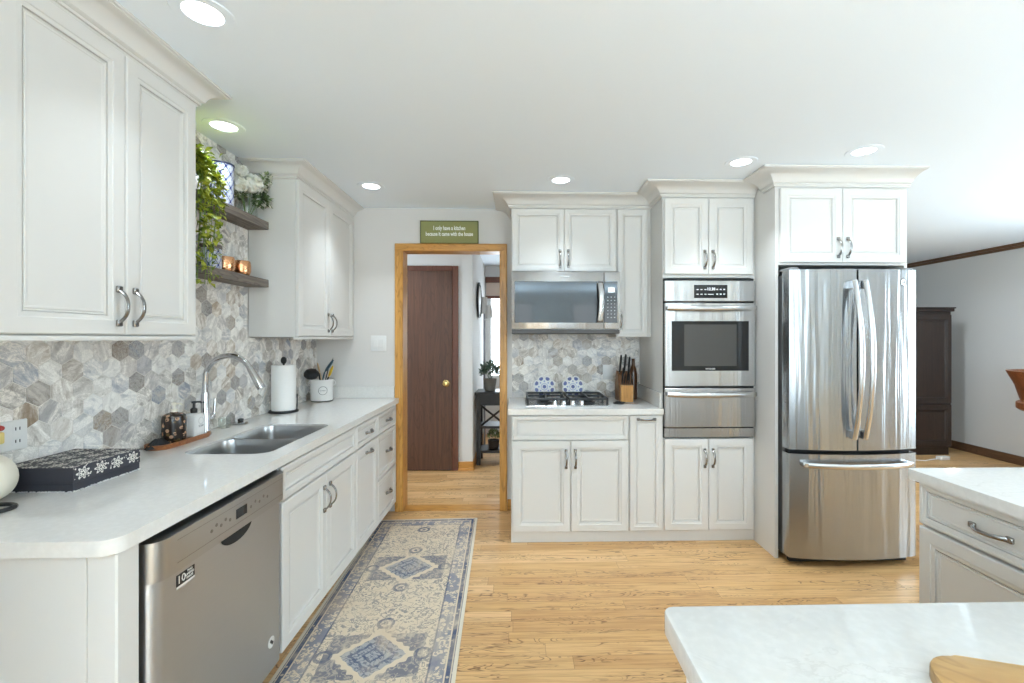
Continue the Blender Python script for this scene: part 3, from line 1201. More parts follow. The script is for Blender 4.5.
def bowl(y0, y1):
    b = B()
    x0, x1 = SX0 + 0.002, SX1 - 0.002
    seg = 6
    loops = []
    for (ins, z, rr_) in ((0.0, 0.906, 0.055), (0.002, 0.895, 0.055), (0.003, 0.868, 0.055), (0.006, 0.80, 0.055), (0.012, 0.735, 0.055), (0.025, 0.714, 0.05), (0.05, 0.706, 0.04)):
        loops.append([Vector((x, y, z)) for x, y in rrect(x0 + ins, y0 + ins, x1 - ins, y1 - ins, rr_, seg)])
    b.rings(loops, 0, cap0=False, cap1=True)
    bmesh.ops.recalc_face_normals(b.bm, faces=b.bm.faces)
    for f in b.bm.faces:
        f.normal_flip()
    o = b.build('bowl', SINKSTEEL, sink, 50, normals=False)
    b = B()
    cx, cy = (x0 + x1) / 2, (y0 + y1) / 2
    b.lathe([(0.043, 0.7065), (0.043, 0.709), (0.036, 0.7095), (0.03, 0.7075), (0.006, 0.7075)], (cx, cy, 0), 24)
    b.build('drain', CHROME, o)
    return o


bowl(SY0 + 0.002, YD - 0.007)
bowl(YD + 0.007, SY1 - 0.002)
b = B()
b.box(SX0 + 0.03, YD - 0.0069, 0.86, SX1 - 0.03, YD + 0.0069, 0.902, 0, 0.004, 2)
for (xa, xb_) in ((SX0 + 0.003, SX0 + 0.03), (SX1 - 0.03, SX1 - 0.003)):
    b.box(xa, YD - 0.0069, 0.86, xb_, YD + 0.0069, 0.904, 0, 0.002)
b.build('divider', SINKSTEEL, sink)

# faucet
fa = thing('faucet', 'tall chrome gooseneck faucet with pull down spray head', 'faucet', (-1.556, 2.298, 0.9145))
b = B()
b.lathe([(0.027, 0), (0.027, 0.006), (0.022, 0.012), (0.0195, 0.02), (0.0195, 0.20), (0.0175, 0.206), (0.0165, 0.212)], seg=24)
b.build('body', CHROME, fa)
b = B()
pts = [(0, 0, 0.21), (0, 0, 0.25)]
for i in range(1, 14):
    a = pi - i / 13 * radians(150)
    pts.append((0.115 + 0.115 * cos(a), 0, 0.278 + 0.115 * sin(a)))
ex, ez = pts[-1][0], pts[-1][2]
b.tube(pts, 0.0135, 16)
b.build('spout', CHROME, fa)
dx, dz = sin(radians(30)), -cos(radians(30))
b = B()
b.tube([(ex, 0, ez), (ex + dx * 0.02, 0, ez + dz * 0.02), (ex + dx * 0.095, 0, ez + dz * 0.095), (ex + dx * 0.122, 0, ez + dz * 0.122)], [0.0145, 0.0165, 0.0205, 0.0195], 16)
b.build('spray_head', CHROME, fa)
b = B()
b.lathe([(0.017, 0), (0.017, 0.03), (0.012, 0.04)], (0, 0.0, 0), 16)
for v in b.bm.verts:
    v.co = Vector((v.co.x, 0.018 + v.co.z, 0.085 + v.co.y))
b.tube([(0, 0.05, 0.085), (0.004, 0.058, 0.10), (0.008, 0.062, 0.175)], [0.010, 0.008, 0.0065], 10)
b.build('lever', CHROME, fa)

# ------------------------------------------------------------------ left upper cabinets
UF = -1.345 - 0.018 + 0.018
UZ0, UZ1 = 1.39, 2.352


def upper_left(label, y0, y1, yjoin, hz=1.50, name='wall_cabinet'):
    u = thing(name, label, 'cabinet', (UF, y0, 0), ROT_L)
    w = y1 - y0
    d = UF - XL - 0.009
    b = B()
    b.box(0, 0, UZ0 + 0.012, w, d, CH - 0.002)
    b.build('carcass', CAB, u)
    b = B()
    b.box(0, -0.02, UZ0 - 0.004, w, 0.012, UZ0 + 0.012, 0, 0.003)
    b.build('light_rail', CAB, u)
    door(u, 0.004, yjoin - 0.0015, UZ0 + 0.016, UZ1 - 0.004, yjoin - 0.032, hz)
    door(u, yjoin + 0.0015, w - 0.004, UZ0 + 0.016, UZ1 - 0.004, yjoin + 0.032, hz)
    return u, w, d


u1, w, d = upper_left('large white wall cabinet nearest the camera at upper left', 1.185, 1.905, 0.382)
crown(u1, [(0, d), (0, -0.001), (w, -0.001), (w, d)], UZ1 - 0.002, CH - 0.002, 0.10)
u2, w, d = upper_left('white wall cabinet at the far end of the left wall', 2.769, YB - 0.002, 0.455, 1.50)
crown(u2, [(0, d), (0, -0.001), (w - 0.001, -0.001)], UZ1 - 0.002, CH - 0.002, 0.10)


# made-up tall cabinet, unseen, added to keep light off the end panel
pa = thing('light_blocking_cabinet', 'unseen tall white cabinet behind the camera, added to shade the end panel', 'cabinet', (LF, -0.62, 0), ROT_L)
b = B()
b.box(0, 0, 0.10, 0.86, 0.635, 2.30)
b.box(0, 0.075, 0, 0.86, 0.093, 0.10)
b.build('carcass', CAB, pa)
door(pa, 0.004, 0.4285, 0.108, 1.32, 0.395, 1.1)
door(pa, 0.4315, 0.856, 0.108, 1.32, 0.465, 1.1)
door(pa, 0.004, 0.4285, 1.326, 2.296, 0.395, 1.45)
door(pa, 0.4315, 0.856, 1.326, 2.296, 0.465, 1.45)

# ------------------------------------------------------------------ back run
BF = 3.10             # carcass front of the base units
def unit(name, label, x0, face):
    return thing(name, label, 'cabinet', (x0, face, 0), 0)


X0, X1, X2, X3, X4 = -0.053, 0.75, 0.985, 1.622, 2.475
bu = unit('cooktop_cabinet', 'white two door base cabinet underneath the gas cooktop', X0, BF)
w = X1 - X0
b = B()
carcass_open(b, w, 0.585, 0.075, TOPZ)
toe(b, w, 0.585, 0.006, 0.075)
b.build('carcass', CAB, bu)
door(bu, 0.008, w - 0.006, 0.703, 0.866, name='false_front', fw=0.034)
door(bu, 0.008, 0.403, 0.080, 0.696, 0.403 - 0.03, 0.575)
door(bu, 0.4065, w - 0.006, 0.080, 0.696, 0.4065 + 0.03, 0.575)
nb = unit('pullout_cabinet', 'narrow white base cabinet between cooktop cabinet and oven tower', X1, BF)
w = X2 - X1
b = B()
carcass_open(b, w, 0.585, 0.075, TOPZ)
toe(b, w, 0.585, 0.006, 0.075)
b.build('carcass', CAB, nb)
door(nb, 0.006, w - 0.004, 0.080, 0.866, w / 2, 0.842, False, fw=0.05)

# tall oven cabinet
OZ0, OZ1 = 0.712, 1.803
tb = unit('oven_tower', 'tall white cabinet built around the wall oven', X2, BF)
w = X3 - X2
b = B()
b.box(0, 0, 0.075, 0.016, 0.585, CH - 0.002)
b.box(w - 0.016, 0, 0.075, w, 0.585, CH - 0.002)
b.box(0.016, 0, 0.075, w - 0.016, 0.58, OZ0 - 0.006)
b.box(0.016, 0, OZ1 + 0.006, w - 0.016, 0.58, CH - 0.002)
b.box(0.016, 0.579, OZ0 - 0.006, w - 0.016, 0.585, OZ1 + 0.006)
toe(b, w, 0.58, 0.006, 0.075)
b.build('carcass', CAB, tb)
j = w / 2 - 0.006
door(tb, 0.008, j - 0.0015, 0.080, 0.706, j - 0.028, 0.575)
door(tb, j + 0.0015, w - 0.018, 0.080, 0.706, j + 0.028, 0.575)
door(tb, 0.008, j - 0.0015, 1.832, 2.352, j - 0.028, 1.93)
door(tb, j + 0.0015, w - 0.018, 1.832, 2.352, j + 0.028, 1.93)
crown(tb, [(0.0, 0.25), (0.0, -0.001), (w - 0.001, -0.001)], 2.36, CH - 0.002, 0.14)

# fridge enclosure
FF = 2.845
fe = unit('fridge_surround', 'white tall side panels and bridging cabinet around the refrigerator', X3 + 0.001, FF)
w = X4 - X3
DE = YB - FF - 0.004
b = B()
b.box(0, 0, 0, 0.02, DE, CH - 0.002)
b.build('side_panel', CAB, fe)
b = B()
b.box(w - 0.018, 0, 0, w, DE, CH - 0.002)
b.build('side_panel', CAB, fe)
b = B()
b.box(0.02, 0.0, 1.858, w - 0.018, DE, CH - 0.002)
b.build('carcass', CAB, fe)
j = w / 2 - 0.005
door(fe, 0.024, j - 0.0015, 1.872, 2.340, j - 0.03, 1.965)
door(fe, j + 0.0015, w - 0.016, 1.872, 2.340, j + 0.03, 1.965)
crown(fe, [(0.0, 0.13), (0.0, -0.001), (w + 0.012, -0.001)], 2.352, CH - 0.002, 0.148)

# wall cabinets over the microwave
UB = 3.365
MX0, MX1 = -0.056, 0.722
mu = unit('wall_cabinet', 'white two door wall cabinet directly over the microwave', MX0, UB)
w = MX1 - MX0
dpt = YB - UB - 0.009
b = B()
b.box(0, 0, 1.876, w, dpt, CH - 0.002)
b.build('carcass', CAB, mu)
j = w / 2
door(mu, 0.004, j - 0.0015, 1.886, 2.345, j - 0.03, 1.98, fw=0.05)
door(mu, j + 0.0015, w - 0.004, 1.886, 2.345, j + 0.03, 1.98, fw=0.05)
crown(mu, [(0.0, dpt), (0.0, -0.001), (X2 - MX0 - 0.001, -0.001)], 2.352, CH - 0.002, 0.13)
nu = unit('wall_cabinet', 'narrow tall white wall cabinet on the right of the microwave', MX1 + 0.001, UB)
w = X2 - MX1 - 0.003
b = B()
b.box(0, 0, 1.402, w, dpt, CH - 0.002)
b.build('carcass', CAB, nu)
door(nu, 0.006, w - 0.028, 1.404, 2.345, 0.03, 1.52, fw=0.05)

# ------------------------------------------------------------------ back worktop
wb = thing('worktop', 'short white quartz worktop on the back wall around the cooktop', 'countertop')
CKX0, CKX1, CKY0, CKY1 = 0.045, 0.648, 3.165, 3.615
outer = [(-0.075, 3.065), (0.983, 3.065), (0.983, YB - 0.0085), (-0.075, YB - 0.0085)]
b = B()
b.slab_with_hole(outer, rrect(CKX0 + 0.02, CKY0 + 0.02, CKX1 - 0.02, CKY1 - 0.02, 0.01, 2), 0.876, 0.914)
b.build('quartz_top', QUARTZ, wb, 30)
b = B()
b.box(0.966, 3.10, 0.9145, 0.983, YB - 0.0085, 1.02, 0, 0.002)
b.build('upstand', QUARTZ, wb)

# ------------------------------------------------------------------ microwave
mw = thing('microwave', 'stainless over the range microwave above the gas cooktop', 'microwave', (MX0 + 0.002, 3.24, 1.43))
Wm, Hm = 0.774, 0.438
b = B()
b.box(0, 0.0, 0.026, Wm, 0.435, Hm, 0, 0.002)
b.build('case', STEEL, mw)
b = B()
b.box(0.004, -0.026, -0.004, Wm - 0.004, 0.42, 0.0255, 0, 0.003)
b.build('vent_base', plain('dark_grey_vent', (0.06, 0.058, 0.055), 0.45, 0.5), mw)
b = B()
b.box(0.0, -0.032, 0.03, 0.655, -0.0005, Hm - 0.003, 0, 0.004, 2)
md = b.build('door', STEEL, mw)
b = B()
b.box(0.024, -0.0345, 0.073, 0.650, -0.0315, 0.365, 0, 0.001)
b.build('window_glass', DARKGLASS, md)
b = B()
pts = [(0.628, -0.034, 0.078), (0.627, -0.058, 0.09), (0.632, -0.070, 0.15), (0.634, -0.074, 0.22), (0.632, -0.070, 0.29), (0.627, -0.058, 0.348), (0.628, -0.034, 0.360)]
b.tube(pts, 0.0165, 12, 0, flat=(0.5, 1.25), up=(0, 1, 0))
b.build('handle', STEELBAR, md)
b = B()
b.box(0.658, -0.032, 0.03, Wm, -0.0005, Hm - 0.003, 0, 0.005, 2)
mc = b.build('control_panel', STEEL, mw)
b = B()
b.box(0.6585, -0.0345, 0.073, Wm - 0.022, -0.0315, 0.365, 0, 0.001)
kp = b.build('keypad', DARKGLASS, mc)
b = B()
b.box(0.685, -0.0352, 0.288, 0.732, -0.0342, 0.322)
b.build('display', DISPLAY, kp)
b = B()
for iy in range(7):
    for ix in range(3):
        b.box(0.680 + ix * 0.024, -0.0352, 0.252 - iy * 0.024, 0.687 + ix * 0.024, -0.0342, 0.257 - iy * 0.024)
b.build('key_markings', plain('pale_print', (0.55, 0.55, 0.55), 0.5), kp)
b = B()
b.box(0.345, -0.0326, 0.398, 0.41, -0.0318, 0.404)
b.build('name_plate', plain('grey_badge', (0.36, 0.35, 0.34), 0.3, 1.0), md)

# ------------------------------------------------------------------ wall oven
ov = thing('wall_oven', 'stainless wall oven with warming drawer in the tall cabinet', 'oven', (X2 + 0.002, BF, 0))
Wo = X3 - X2 - 0.008
b = B()
b.box(0.02, 0.002, OZ0 + 0.004, Wo - 0.012, 0.55, OZ1 - 0.004)
b.box(0.0, -0.006, OZ0, Wo, -0.0005, OZ1)
b.build('case', RUBBER, ov)
b = B()
b.box(0.003, -0.03, 1.645, Wo - 0.002, -0.0065, 1.786, 0, 0.003)
oc = b.build('control_panel', STEEL, ov)
b = B()
b.box(0.205, -0.0315, 1.667, 0.435, -0.0295, 1.757, 0, 0.001)
pnl = b.build('display_panel', DARKGLASS, oc)
WPRINT = plain('white_print', (0.7, 0.7, 0.7), 0.5)
for ix in range(3):
    for iz in range(2):
        b = B()
        b.box(0.222 + ix * 0.027, -0.0323, 1.69 + iz * 0.032, 0.236 + ix * 0.027, -0.0313, 1.696 + iz * 0.032)
        b.build('key_marking', WPRINT, pnl)
        b = B()
        b.box(0.358 + ix * 0.024, -0.0323, 1.69 + iz * 0.032, 0.370 + ix * 0.024, -0.0313, 1.698 + iz * 0.032)
        b.build('key_marking', WPRINT, pnl)
b = B()
b.box(0.300, -0.0323, 1.69, 0.34, -0.0313, 1.695)
b.build('key_marking', WPRINT, pnl)
text('clock_digits', '12:30', 0.026, DISPLAY, pnl, (0.322, -0.0325, 1.728), (pi / 2, 0, 0))
b = B()
b.box(0.003, -0.036, 1.066, Wo - 0.002, -0.0065, 1.634, 0, 0.004)
od = b.build('oven_door', STEEL, ov)
b = B()
b.box(0.05, -0.0385, 1.172, Wo - 0.05, -0.0355, 1.51, 0, 0.002)
og = b.build('window_glass', DARKGLASS, od)
b = B()
b.box(0.135, -0.0394, 1.205, Wo - 0.135, -0.0384, 1.487)
b.build('inner_window', plain('reflection_toned_glass', (0.06, 0.058, 0.055), 0.03), og)  # paler pane: a reflection put into the glass colour
text('lettering', 'FRIGIDAIRE', 0.013, plain('silver_print', (0.7, 0.7, 0.7), 0.4), og, (Wo / 2, -0.0394, 1.185), (pi / 2, 0, 0))


def oven_handle(parent, z, L0, L1, bow=0.012):
    b = B()
    pts = []
    n = 16
    for i in range(n + 1):
        s = -1 + 2 * i / n
        pts.append(((L0 + L1) / 2 + s * (L1 - L0) / 2, -0.066 - bow * (1 - s * s), z - 0.006 * (1 - s * s)))
    b.tube(pts, [0.013] + [0.0165] * (n - 1) + [0.013], 14, 0, flat=(1.1, 0.7), up=(0, 0, 1))
    for x in (L0 + 0.03, L1 - 0.03):
        b.box(x - 0.014, -0.068, z - 0.012, x + 0.014, -0.035, z + 0.010, 0, 0.003)
    return b.build('handle', STEELBAR, parent)


oven_handle(od, 1.600, 0.012, Wo - 0.012)
b = B()
b.box(0.003, -0.036, 0.788, Wo - 0.002, -0.0065, 1.053, 0, 0.004)
wd = b.build('warming_drawer', STEEL, ov)
oven_handle(wd, 1.015, 0.012, Wo - 0.012)
b = B()
b.box(0.003, -0.024, 0.718, Wo - 0.002, -0.0065, 0.780, 0, 0.002)
b.build('lower_trim', STEEL, ov)

# ------------------------------------------------------------------ refrigerator
fr = thing('refrigerator', 'stainless french door refrigerator with bottom freezer drawer', 'refrigerator', (1.648, 2.80, 0))
Wf = 0.795
b = B()
b.box(0.006, 0.012, 0.045, Wf - 0.006, 0.80, 1.79, 0, 0.004)
b.build('case', plain('dark_grey_case', (0.10, 0.10, 0.10), 0.45, 0.3), fr)
SAG = 0.044


def yf(x):
    s = (x - Wf / 2) / (Wf / 2)
    return -0.062 - SAG * (1 - s * s)


def fdoor(name, x0, x1, z0, z1):
    b = B()
    n = 18
    front = [(x0 + (x1 - x0) * i / n, yf(x0 + (x1 - x0) * i / n)) for i in range(n + 1)]
    front = [(x0, front[0][1] + 0.010), (x0 + 0.003, front[0][1] + 0.002)] + front[1:-1] + [(x1 - 0.003, front[-1][1] + 0.002), (x1, front[-1][1] + 0.010)]
    poly = [(x1, 0.008), (x0, 0.008)] + front
    b.prism(poly, z0, z1, 0)
    return b.build(name, STEELFRIDGE, fr, 25)


SEAM = 0.395
fl = fdoor('door', 0.0, SEAM - 0.003, 0.716, 1.812)
frr = fdoor('door', SEAM + 0.003, Wf, 0.716, 1.812)
fz = fdoor('freezer_drawer', 0.0, Wf, 0.055, 0.690)
b = B()
b.box(0.02, -0.03, 0.690, Wf - 0.02, 0.010, 0.716)
b.build('gasket', RUBBER, fr)
b = B()
b.box(0.03, -0.02, 0.01, Wf - 0.03, 0.012, 0.050)
b.build('base_grille', RUBBER, fr)
for nm, par, xh in (('handle', fl, SEAM - 0.040), ('handle', frr, SEAM + 0.026)):
    b = B()
    y0 = yf(xh)
    n = 18
    pts = []
    for i in range(n + 1):
        s = -1 + 2 * i / n
        pts.append((xh, y0 - 0.028 - 0.062 * (1 - s * s), 1.265 + s * 0.475))
    b.tube(pts, 0.0145, 14, 0, flat=(0.7, 1.15), up=(0, 1, 0))
    for zz in (1.715, 0.815):
        b.box(xh - 0.014, y0 - 0.040, zz - 0.025, xh + 0.014, y0 + 0.004, zz + 0.025, 0, 0.004)
    b.build(nm, STEELBAR, par)
b = B()
pts = []
n = 20
for i in range(n + 1):
    s = -1 + 2 * i / n
    x = Wf / 2 + s * 0.335
    pts.append((x, yf(x) - 0.030 - 0.030 * (1 - s * s), 0.632))
b.tube(pts, 0.0145, 14, 0, flat=(1.15, 0.75), up=(0, 0, 1))
for s in (-1, 1):
    x = Wf / 2 + s * 0.315
    b.box(x - 0.02, yf(x) - 0.044, 0.618, x + 0.02, yf(x) + 0.006, 0.646, 0, 0.004)
b.build('handle', STEELBAR, fz)
GREYBADGE = plain('dark_badge_rim', (0.08, 0.08, 0.085), 0.4, 0.5)
b = B()
xb = Wf - 0.098
b.lathe([(0.021, -0.002), (0.021, 0.002), (0.018, 0.003), (0.017, 0.002)], (0, 0, 0), 24, axis='Y')
b.lathe([(0.0245, -0.002), (0.0245, 0.001), (0.021, 0.0012)], (0, 0, 0), 24, axis='Y', mat=1)
bg_ = b.build('round_badge', [STEELBAR, GREYBADGE], frr, 35, (xb, yf(xb), 1.735), math.atan(2 * SAG * (xb - Wf / 2) / (Wf / 2) ** 2))
text('lettering', 'GE', 0.018, plain('badge_print', (0.2, 0.2, 0.21), 0.3, 0.8), bg_, (0, -0.0026, 0), (pi / 2, 0, 0), shear=0.2)
GREYPL = plain('grey_plastic', (0.25, 0.25, 0.25), 0.5)
for x in (0.01, Wf - 0.07):
    b = B()
    b.box(x, -0.05, 1.8125, x + 0.06, 0.06, 1.828, 0, 0.004)
    b.build('hinge_cover', GREYPL, fr)

# ------------------------------------------------------------------ gas cooktop
ck = thing('gas_cooktop', 'four burner gas cooktop with black grates and steel knobs', 'cooktop', (CKX0, CKY0, 0.9145))
Wc, Dc = CKX1 - CKX0, CKY1 - CKY0
b = B()
b.box(0, 0, 0, Wc, Dc, 0.008, 0, 0.003)
b.box(0.03, 0.03, -0.03, Wc - 0.03, Dc - 0.03, 0.0)
b.build('steel_tray', STEEL, ck)
BP = [(0.14, 0.15), (0.14, 0.34), (0.46, 0.34), (0.46, 0.15)]
for (bx, by) in BP:
    b = B()
    b.lathe([(0.055, 0.008), (0.05, 0.014), (0.03, 0.016), (0.03, 0.026), (0.042, 0.027), (0.042, 0.033), (0.02, 0.036)], (bx, by, 0), 22)
    b.build('burner', BLACK, ck)
for (g0, g1) in ((0.012, Wc / 2 - 0.006), (Wc / 2 + 0.006, Wc - 0.012)):
    b = B()
    zt = 0.055
    y0, y1 = 0.055, Dc - 0.012
    for (p, q, r_, s_) in ((g0, y0, g1, y0 + 0.012), (g0, y1 - 0.012, g1, y1), (g0, y0, g0 + 0.012, y1), (g1 - 0.012, y0, g1, y1), (g0, (y0 + y1) / 2 - 0.006, g1, (y0 + y1) / 2 + 0.006), ((g0 + g1) / 2 - 0.006, y0, (g0 + g1) / 2 + 0.006, y1)):
        b.box(p, q, zt - 0.016, r_, s_, zt, 0, 0.002)
    for (x, y) in ((g0, y0), (g1 - 0.014, y0), (g0, y1 - 0.014), (g1 - 0.014, y1 - 0.014), (g0, (y0 + y1) / 2 - 0.007), (g1 - 0.014, (y0 + y1) / 2 - 0.007)):
        b.box(x, y, 0.0085, x + 0.014, y + 0.014, zt - 0.01, 0, 0.002)
    b.build('grate', BLACK, ck)
for k in range(4):
    b = B()
    b.lathe([(0.024, 0.008), (0.024, 0.013), (0.019, 0.014), (0.018, 0.038), (0.015, 0.042)], (0.205 + k * 0.064, 0.028, 0), 20)
    b.build('knob', CHROME, ck)

# ------------------------------------------------------------------ right counter run (faces the aisle)
PF = 1.46
pr_ = thing('drawer_cabinet', 'white base cabinet with drawer at the right edge, facing the aisle', 'cabinet', (PF + 0.021, 1.632, 0), -pi / 2)
w = 0.50
b = B()
carcass_open(b, w, 0.6, 0.10, TOPZ)
toe(b, w, 0.6)
b.build('carcass', CAB, pr_)
door(pr_, 0.004, w - 0.004, 0.722, 0.872, 0.262, 0.795, False, 'drawer', 0.032)
door(pr_, 0.004, w - 0.004, 0.108, 0.712, w - 0.04, 0.60)
pr2 = thing('base_cabinet', 'white base cabinet continuing the right run towards the camera', 'cabinet', (PF + 0.021, 1.131, 0), -pi / 2)
b = B()
carcass_open(b, w, 0.6, 0.10, TOPZ)
toe(b, w, 0.6)
b.build('carcass', CAB, pr2)
door(pr2, 0.004, w - 0.004, 0.722, 0.872, 0.25, 0.795, False, 'drawer', 0.032)
door(pr2, 0.004, w - 0.004, 0.108, 0.712, w - 0.04, 0.60)
b = B()
b.prism(rrect(1.437, 0.60, 3.0, 1.652, 0.012, 3), 0.876, 0.914, 0, 0.003)
pw = b.build('worktop', QUARTZ, None, 30)
tag(pw, 'white quartz worktop on the right run beside the refrigerator', 'countertop')
bp = thing('back_panel', 'white panel behind the right run under its worktop', 'cabinet panel', (2.09, 0.63, 0))
b = B()
b.box(0, 0, 0, 0.02, 1.0, TOPZ, 0, 0.002)
b.build('panel_sheet', CAB, bp)

# island
it = B()
it.prism(rrect(0.256, -0.62, 1.34, 0.811, 0.02, 4), 0.876, 0.914, 0, 0.004)
io = it.build('worktop', QUARTZ, None, 30)
tag(io, 'white quartz island top in the foreground at lower right', 'countertop')
ic = thing('island_cabinet', 'white island cabinet beneath the foreground quartz top', 'cabinet', (0.290, 0.784, 0))
b = B()
b.box(0, -1.36, 0.0, 1.0, 0, TOPZ, 0, 0.003)
b.build('carcass', CAB, ic)
b = B()
b.box(-0.006, -1.36, 0.0, 0.0, 0.0, 0.10, 0, 0.002)
b.build('base_board', CAB, ic)

# ------------------------------------------------------------------ rug
b = B()
b.prism(rrect(-0.374, -1.25, 0.374, 1.25, 0.006, 2), 0.0, 0.008, 0, 0.002)
rug = b.build('runner_rug', RUG, None, 30, (-0.647, 2.258, 0.001), radians(2.1))
tag(rug, 'long distressed blue and cream runner rug along the left cabinets', 'rug')

# ------------------------------------------------------------------ ceiling lights
LIGHTS = [
    (-1.015, 1.488, 'round recessed ceiling light above the counter near the foreground wall cabinet'),
    (-1.453, 2.279, 'round recessed ceiling light above the floating shelves'),
    (-1.016, 3.154, 'round recessed ceiling light above the left worktop by the doorway'),
    (0.278, 3.003, 'round recessed ceiling light in front of the microwave'),
    (1.318, 2.67, 'round recessed ceiling light in front of the oven tower'),
    (1.928, 2.496, 'round recessed ceiling light in front of the refrigerator'),
]
ADDED_OFFVIEW = [(0.9, -1.4), (3.6, 2.0), (-1.2, 4.3), (0.6, 5.0), (3.9, 4.6)]  # unseen lamps added to lift the light in these areas


def recessed(x, y, label, power=1.0, spread=96):
    o = thing('recessed_light', label, 'ceiling light', (x, y, CH), 0, 'recessed ceiling lights')
    b = B()
    b.lathe([(0.0575, -0.0005), (0.058, -0.0035), (0.088, -0.0035), (0.091, -0.0005)], seg=36, cap0=False, cap1=False)
    b.build('trim_ring', CEIL, o)
    b = B()
    b.lathe([(0.0575, -0.0012), (0.04, -0.0018), (0.002, -0.002)], seg=32, cap0=False)
    b.build('lens', LENS, o)
    l = bpy.data.lights.new('lamp_beam', 'AREA')
    l.shape = 'DISK'
    l.size = 0.105
    l.energy = LAMP_POWER * power
    l.color = (0.80, 0.92, 1.0)
    l.spread = radians(spread)
    lo = bpy.data.objects.new('lamp_beam', l)
    lo.location = (0, 0, -0.012)
    lo.parent = o
    COL.objects.link(lo)


for (x, y, lb) in LIGHTS:
    recessed(x, y, lb, 0.3 if (y < 1.6 or x > 1.9 or x < -1.3) else 0.6 if x < 0.5 else 0.9)
for k, (x, y) in enumerate(ADDED_OFFVIEW):
    recessed(x, y, ['unseen recessed ceiling light added far behind the island', 'unseen recessed ceiling light added to brighten the sitting room beyond the right worktop', 'unseen recessed ceiling light added in the hall in front of the brown door', 'unseen recessed ceiling light added in the hall above the console table', 'unseen recessed ceiling light added to brighten the wall by the dark armoire'][k], [1, 1.4, 1.5, 1.5, 4.5][k], [84, 150, 120, 120, 160][k])

# ------------------------------------------------------------------ floating shelves and what stands on them
SHX = -1.497
for z, lb in ((2.042, 'weathered grey wood floating shelf, the upper one'), (1.697, 'weathered grey wood floating shelf, the lower one')):
    b = B()
    b.box(XL + 0.0075, 1.922, z, SHX, 2.762, z + 0.046, 0, 0.002)
    o = b.build('floating_shelf', BARNWOOD)
    tag(o, lb, 'shelf', 'floating shelves between the wall cabinets')
SZ1, SZ0 = 2.0885, 1.7435

# canisters
cn = thing('canister', 'tall blue and white patterned canister on the upper shelf', 'canister', (-1.558, 2.425, SZ1))
b = B()
b.lathe([(0.050, 0), (0.054, 0.004), (0.056, 0.20), (0.056, 0.214), (0.052, 0.214), (0.050, 0.19)], seg=36)
b.build('jar_body', TRELLIS, cn)
b = B()
b.lathe([(0.057, 0.208), (0.058, 0.212), (0.057, 0.218), (0.051, 0.218), (0.050, 0.214)], seg=36)
b.build('rim_band', plain('navy_glaze', srgb(46, 52, 84), 0.35), cn)
c2 = thing('canister', 'small blue and white patterned canister with wooden lid on the lower shelf', 'canister', (-1.55, 2.325, SZ0))
b = B()
b.lathe([(0.045, 0), (0.048, 0.004), (0.048, 0.098), (0.045, 0.10)], seg=32)
b.build('jar_body', TRELLIS, c2)
b = B()
b.lathe([(0.049, 0.101), (0.050, 0.104), (0.050, 0.117), (0.046, 0.120)], seg=32)
b.build('lid', BARNWOOD, c2)

# copper mugs
mg = thing('copper_mug', 'hammered copper mug next to the small canister on the lower shelf', 'mug', (-1.548, 2.435, SZ0), 0, 'copper mugs on the lower shelf')
b = B()
b.lathe([(0.034, 0.0), (0.040, 0.004), (0.046, 0.02), (0.0465, 0.055), (0.044, 0.072), (0.042, 0.078), (0.040, 0.078), (0.042, 0.055), (0.042, 0.02), (0.03, 0.008)], seg=28)
b.build('cup', COPPER, mg)
b = B()
pts = [(cos(radians(a)) * 0.022 + 0.046, 0, 0.04 + sin(radians(a)) * 0.024) for a in range(-80, 90, 20)]
b.tube(pts, 0.0035, 8)
hh = b.build('handle', BRASS, mg)
hh.rotation_euler = (0, 0, radians(150))
m2 = copy_tree(mg)
m2.location = (-1.54, 2.565, SZ0)
m2.rotation_euler = (0, 0, radians(25))
m2['label'] = 'hammered copper mug nearest the free end of the lower shelf'

# flower vase
vs_ = thing('vase', 'clear glass vase of white flowers on the upper shelf', 'vase', (-1.56, 2.655, SZ1))
b = B()
b.lathe([(0.046, 0.0), (0.052, 0.006), (0.050, 0.05), (0.038, 0.10), (0.042, 0.125), (0.039, 0.125), (0.035, 0.10), (0.046, 0.05), (0.047, 0.010), (0.01, 0.008)], seg=32)
b.build('glass_body', GLASS, vs_)


def hydrangea(name, label, c, r, stem_from):
    o = thing(name, label, 'flower', stem_from, 0, 'white flowers in the glass vase')
    sf = Vector(stem_from)
    c = Vector(c)
    b = B()
    b.tube([(0, 0, 0.012), (c - sf) * 0.5 + Vector((0, 0, 0.02)), c - sf], 0.0022, 6)
    b.build('stem', STEM, o)
    b = B()
    b.sphere(c - sf, r * 0.72, seg=12)
    for i in range(150):
        z = random.uniform(-0.8, 1)
        a = random.uniform(0, 2 * pi)
        q = math.sqrt(1 - z * z)
        n = Vector((q * cos(a), q * sin(a), z))
        p = (c - sf) + n * r * 0.75
        t = n.orthogonal().normalized()
        rot = Matrix.Rotation(random.uniform(0, 6.28), 3, n)
        t = rot @ t
        b.leaf(p, (t + n * 0.5), n, r * 0.42, r * 0.34)
    b.build('bloom', PETAL, o, 60)
    return o


VB = (-1.56, 2.655, SZ1)
hydrangea('hydrangea', 'round white bloom at the shelf canister side of the vase', (-1.545, 2.54, 2.245), 0.056, (-1.566, 2.648, SZ1 + 0.0))
hydrangea('hydrangea', 'largest white bloom in the middle of the vase', (-1.525, 2.63, 2.268), 0.068, (-1.553, 2.652, SZ1 + 0.0))
hydrangea('hydrangea', 'upper white bloom behind the largest one in the vase', (-1.57, 2.60, 2.325), 0.052, (-1.572, 2.66, SZ1 + 0.0))


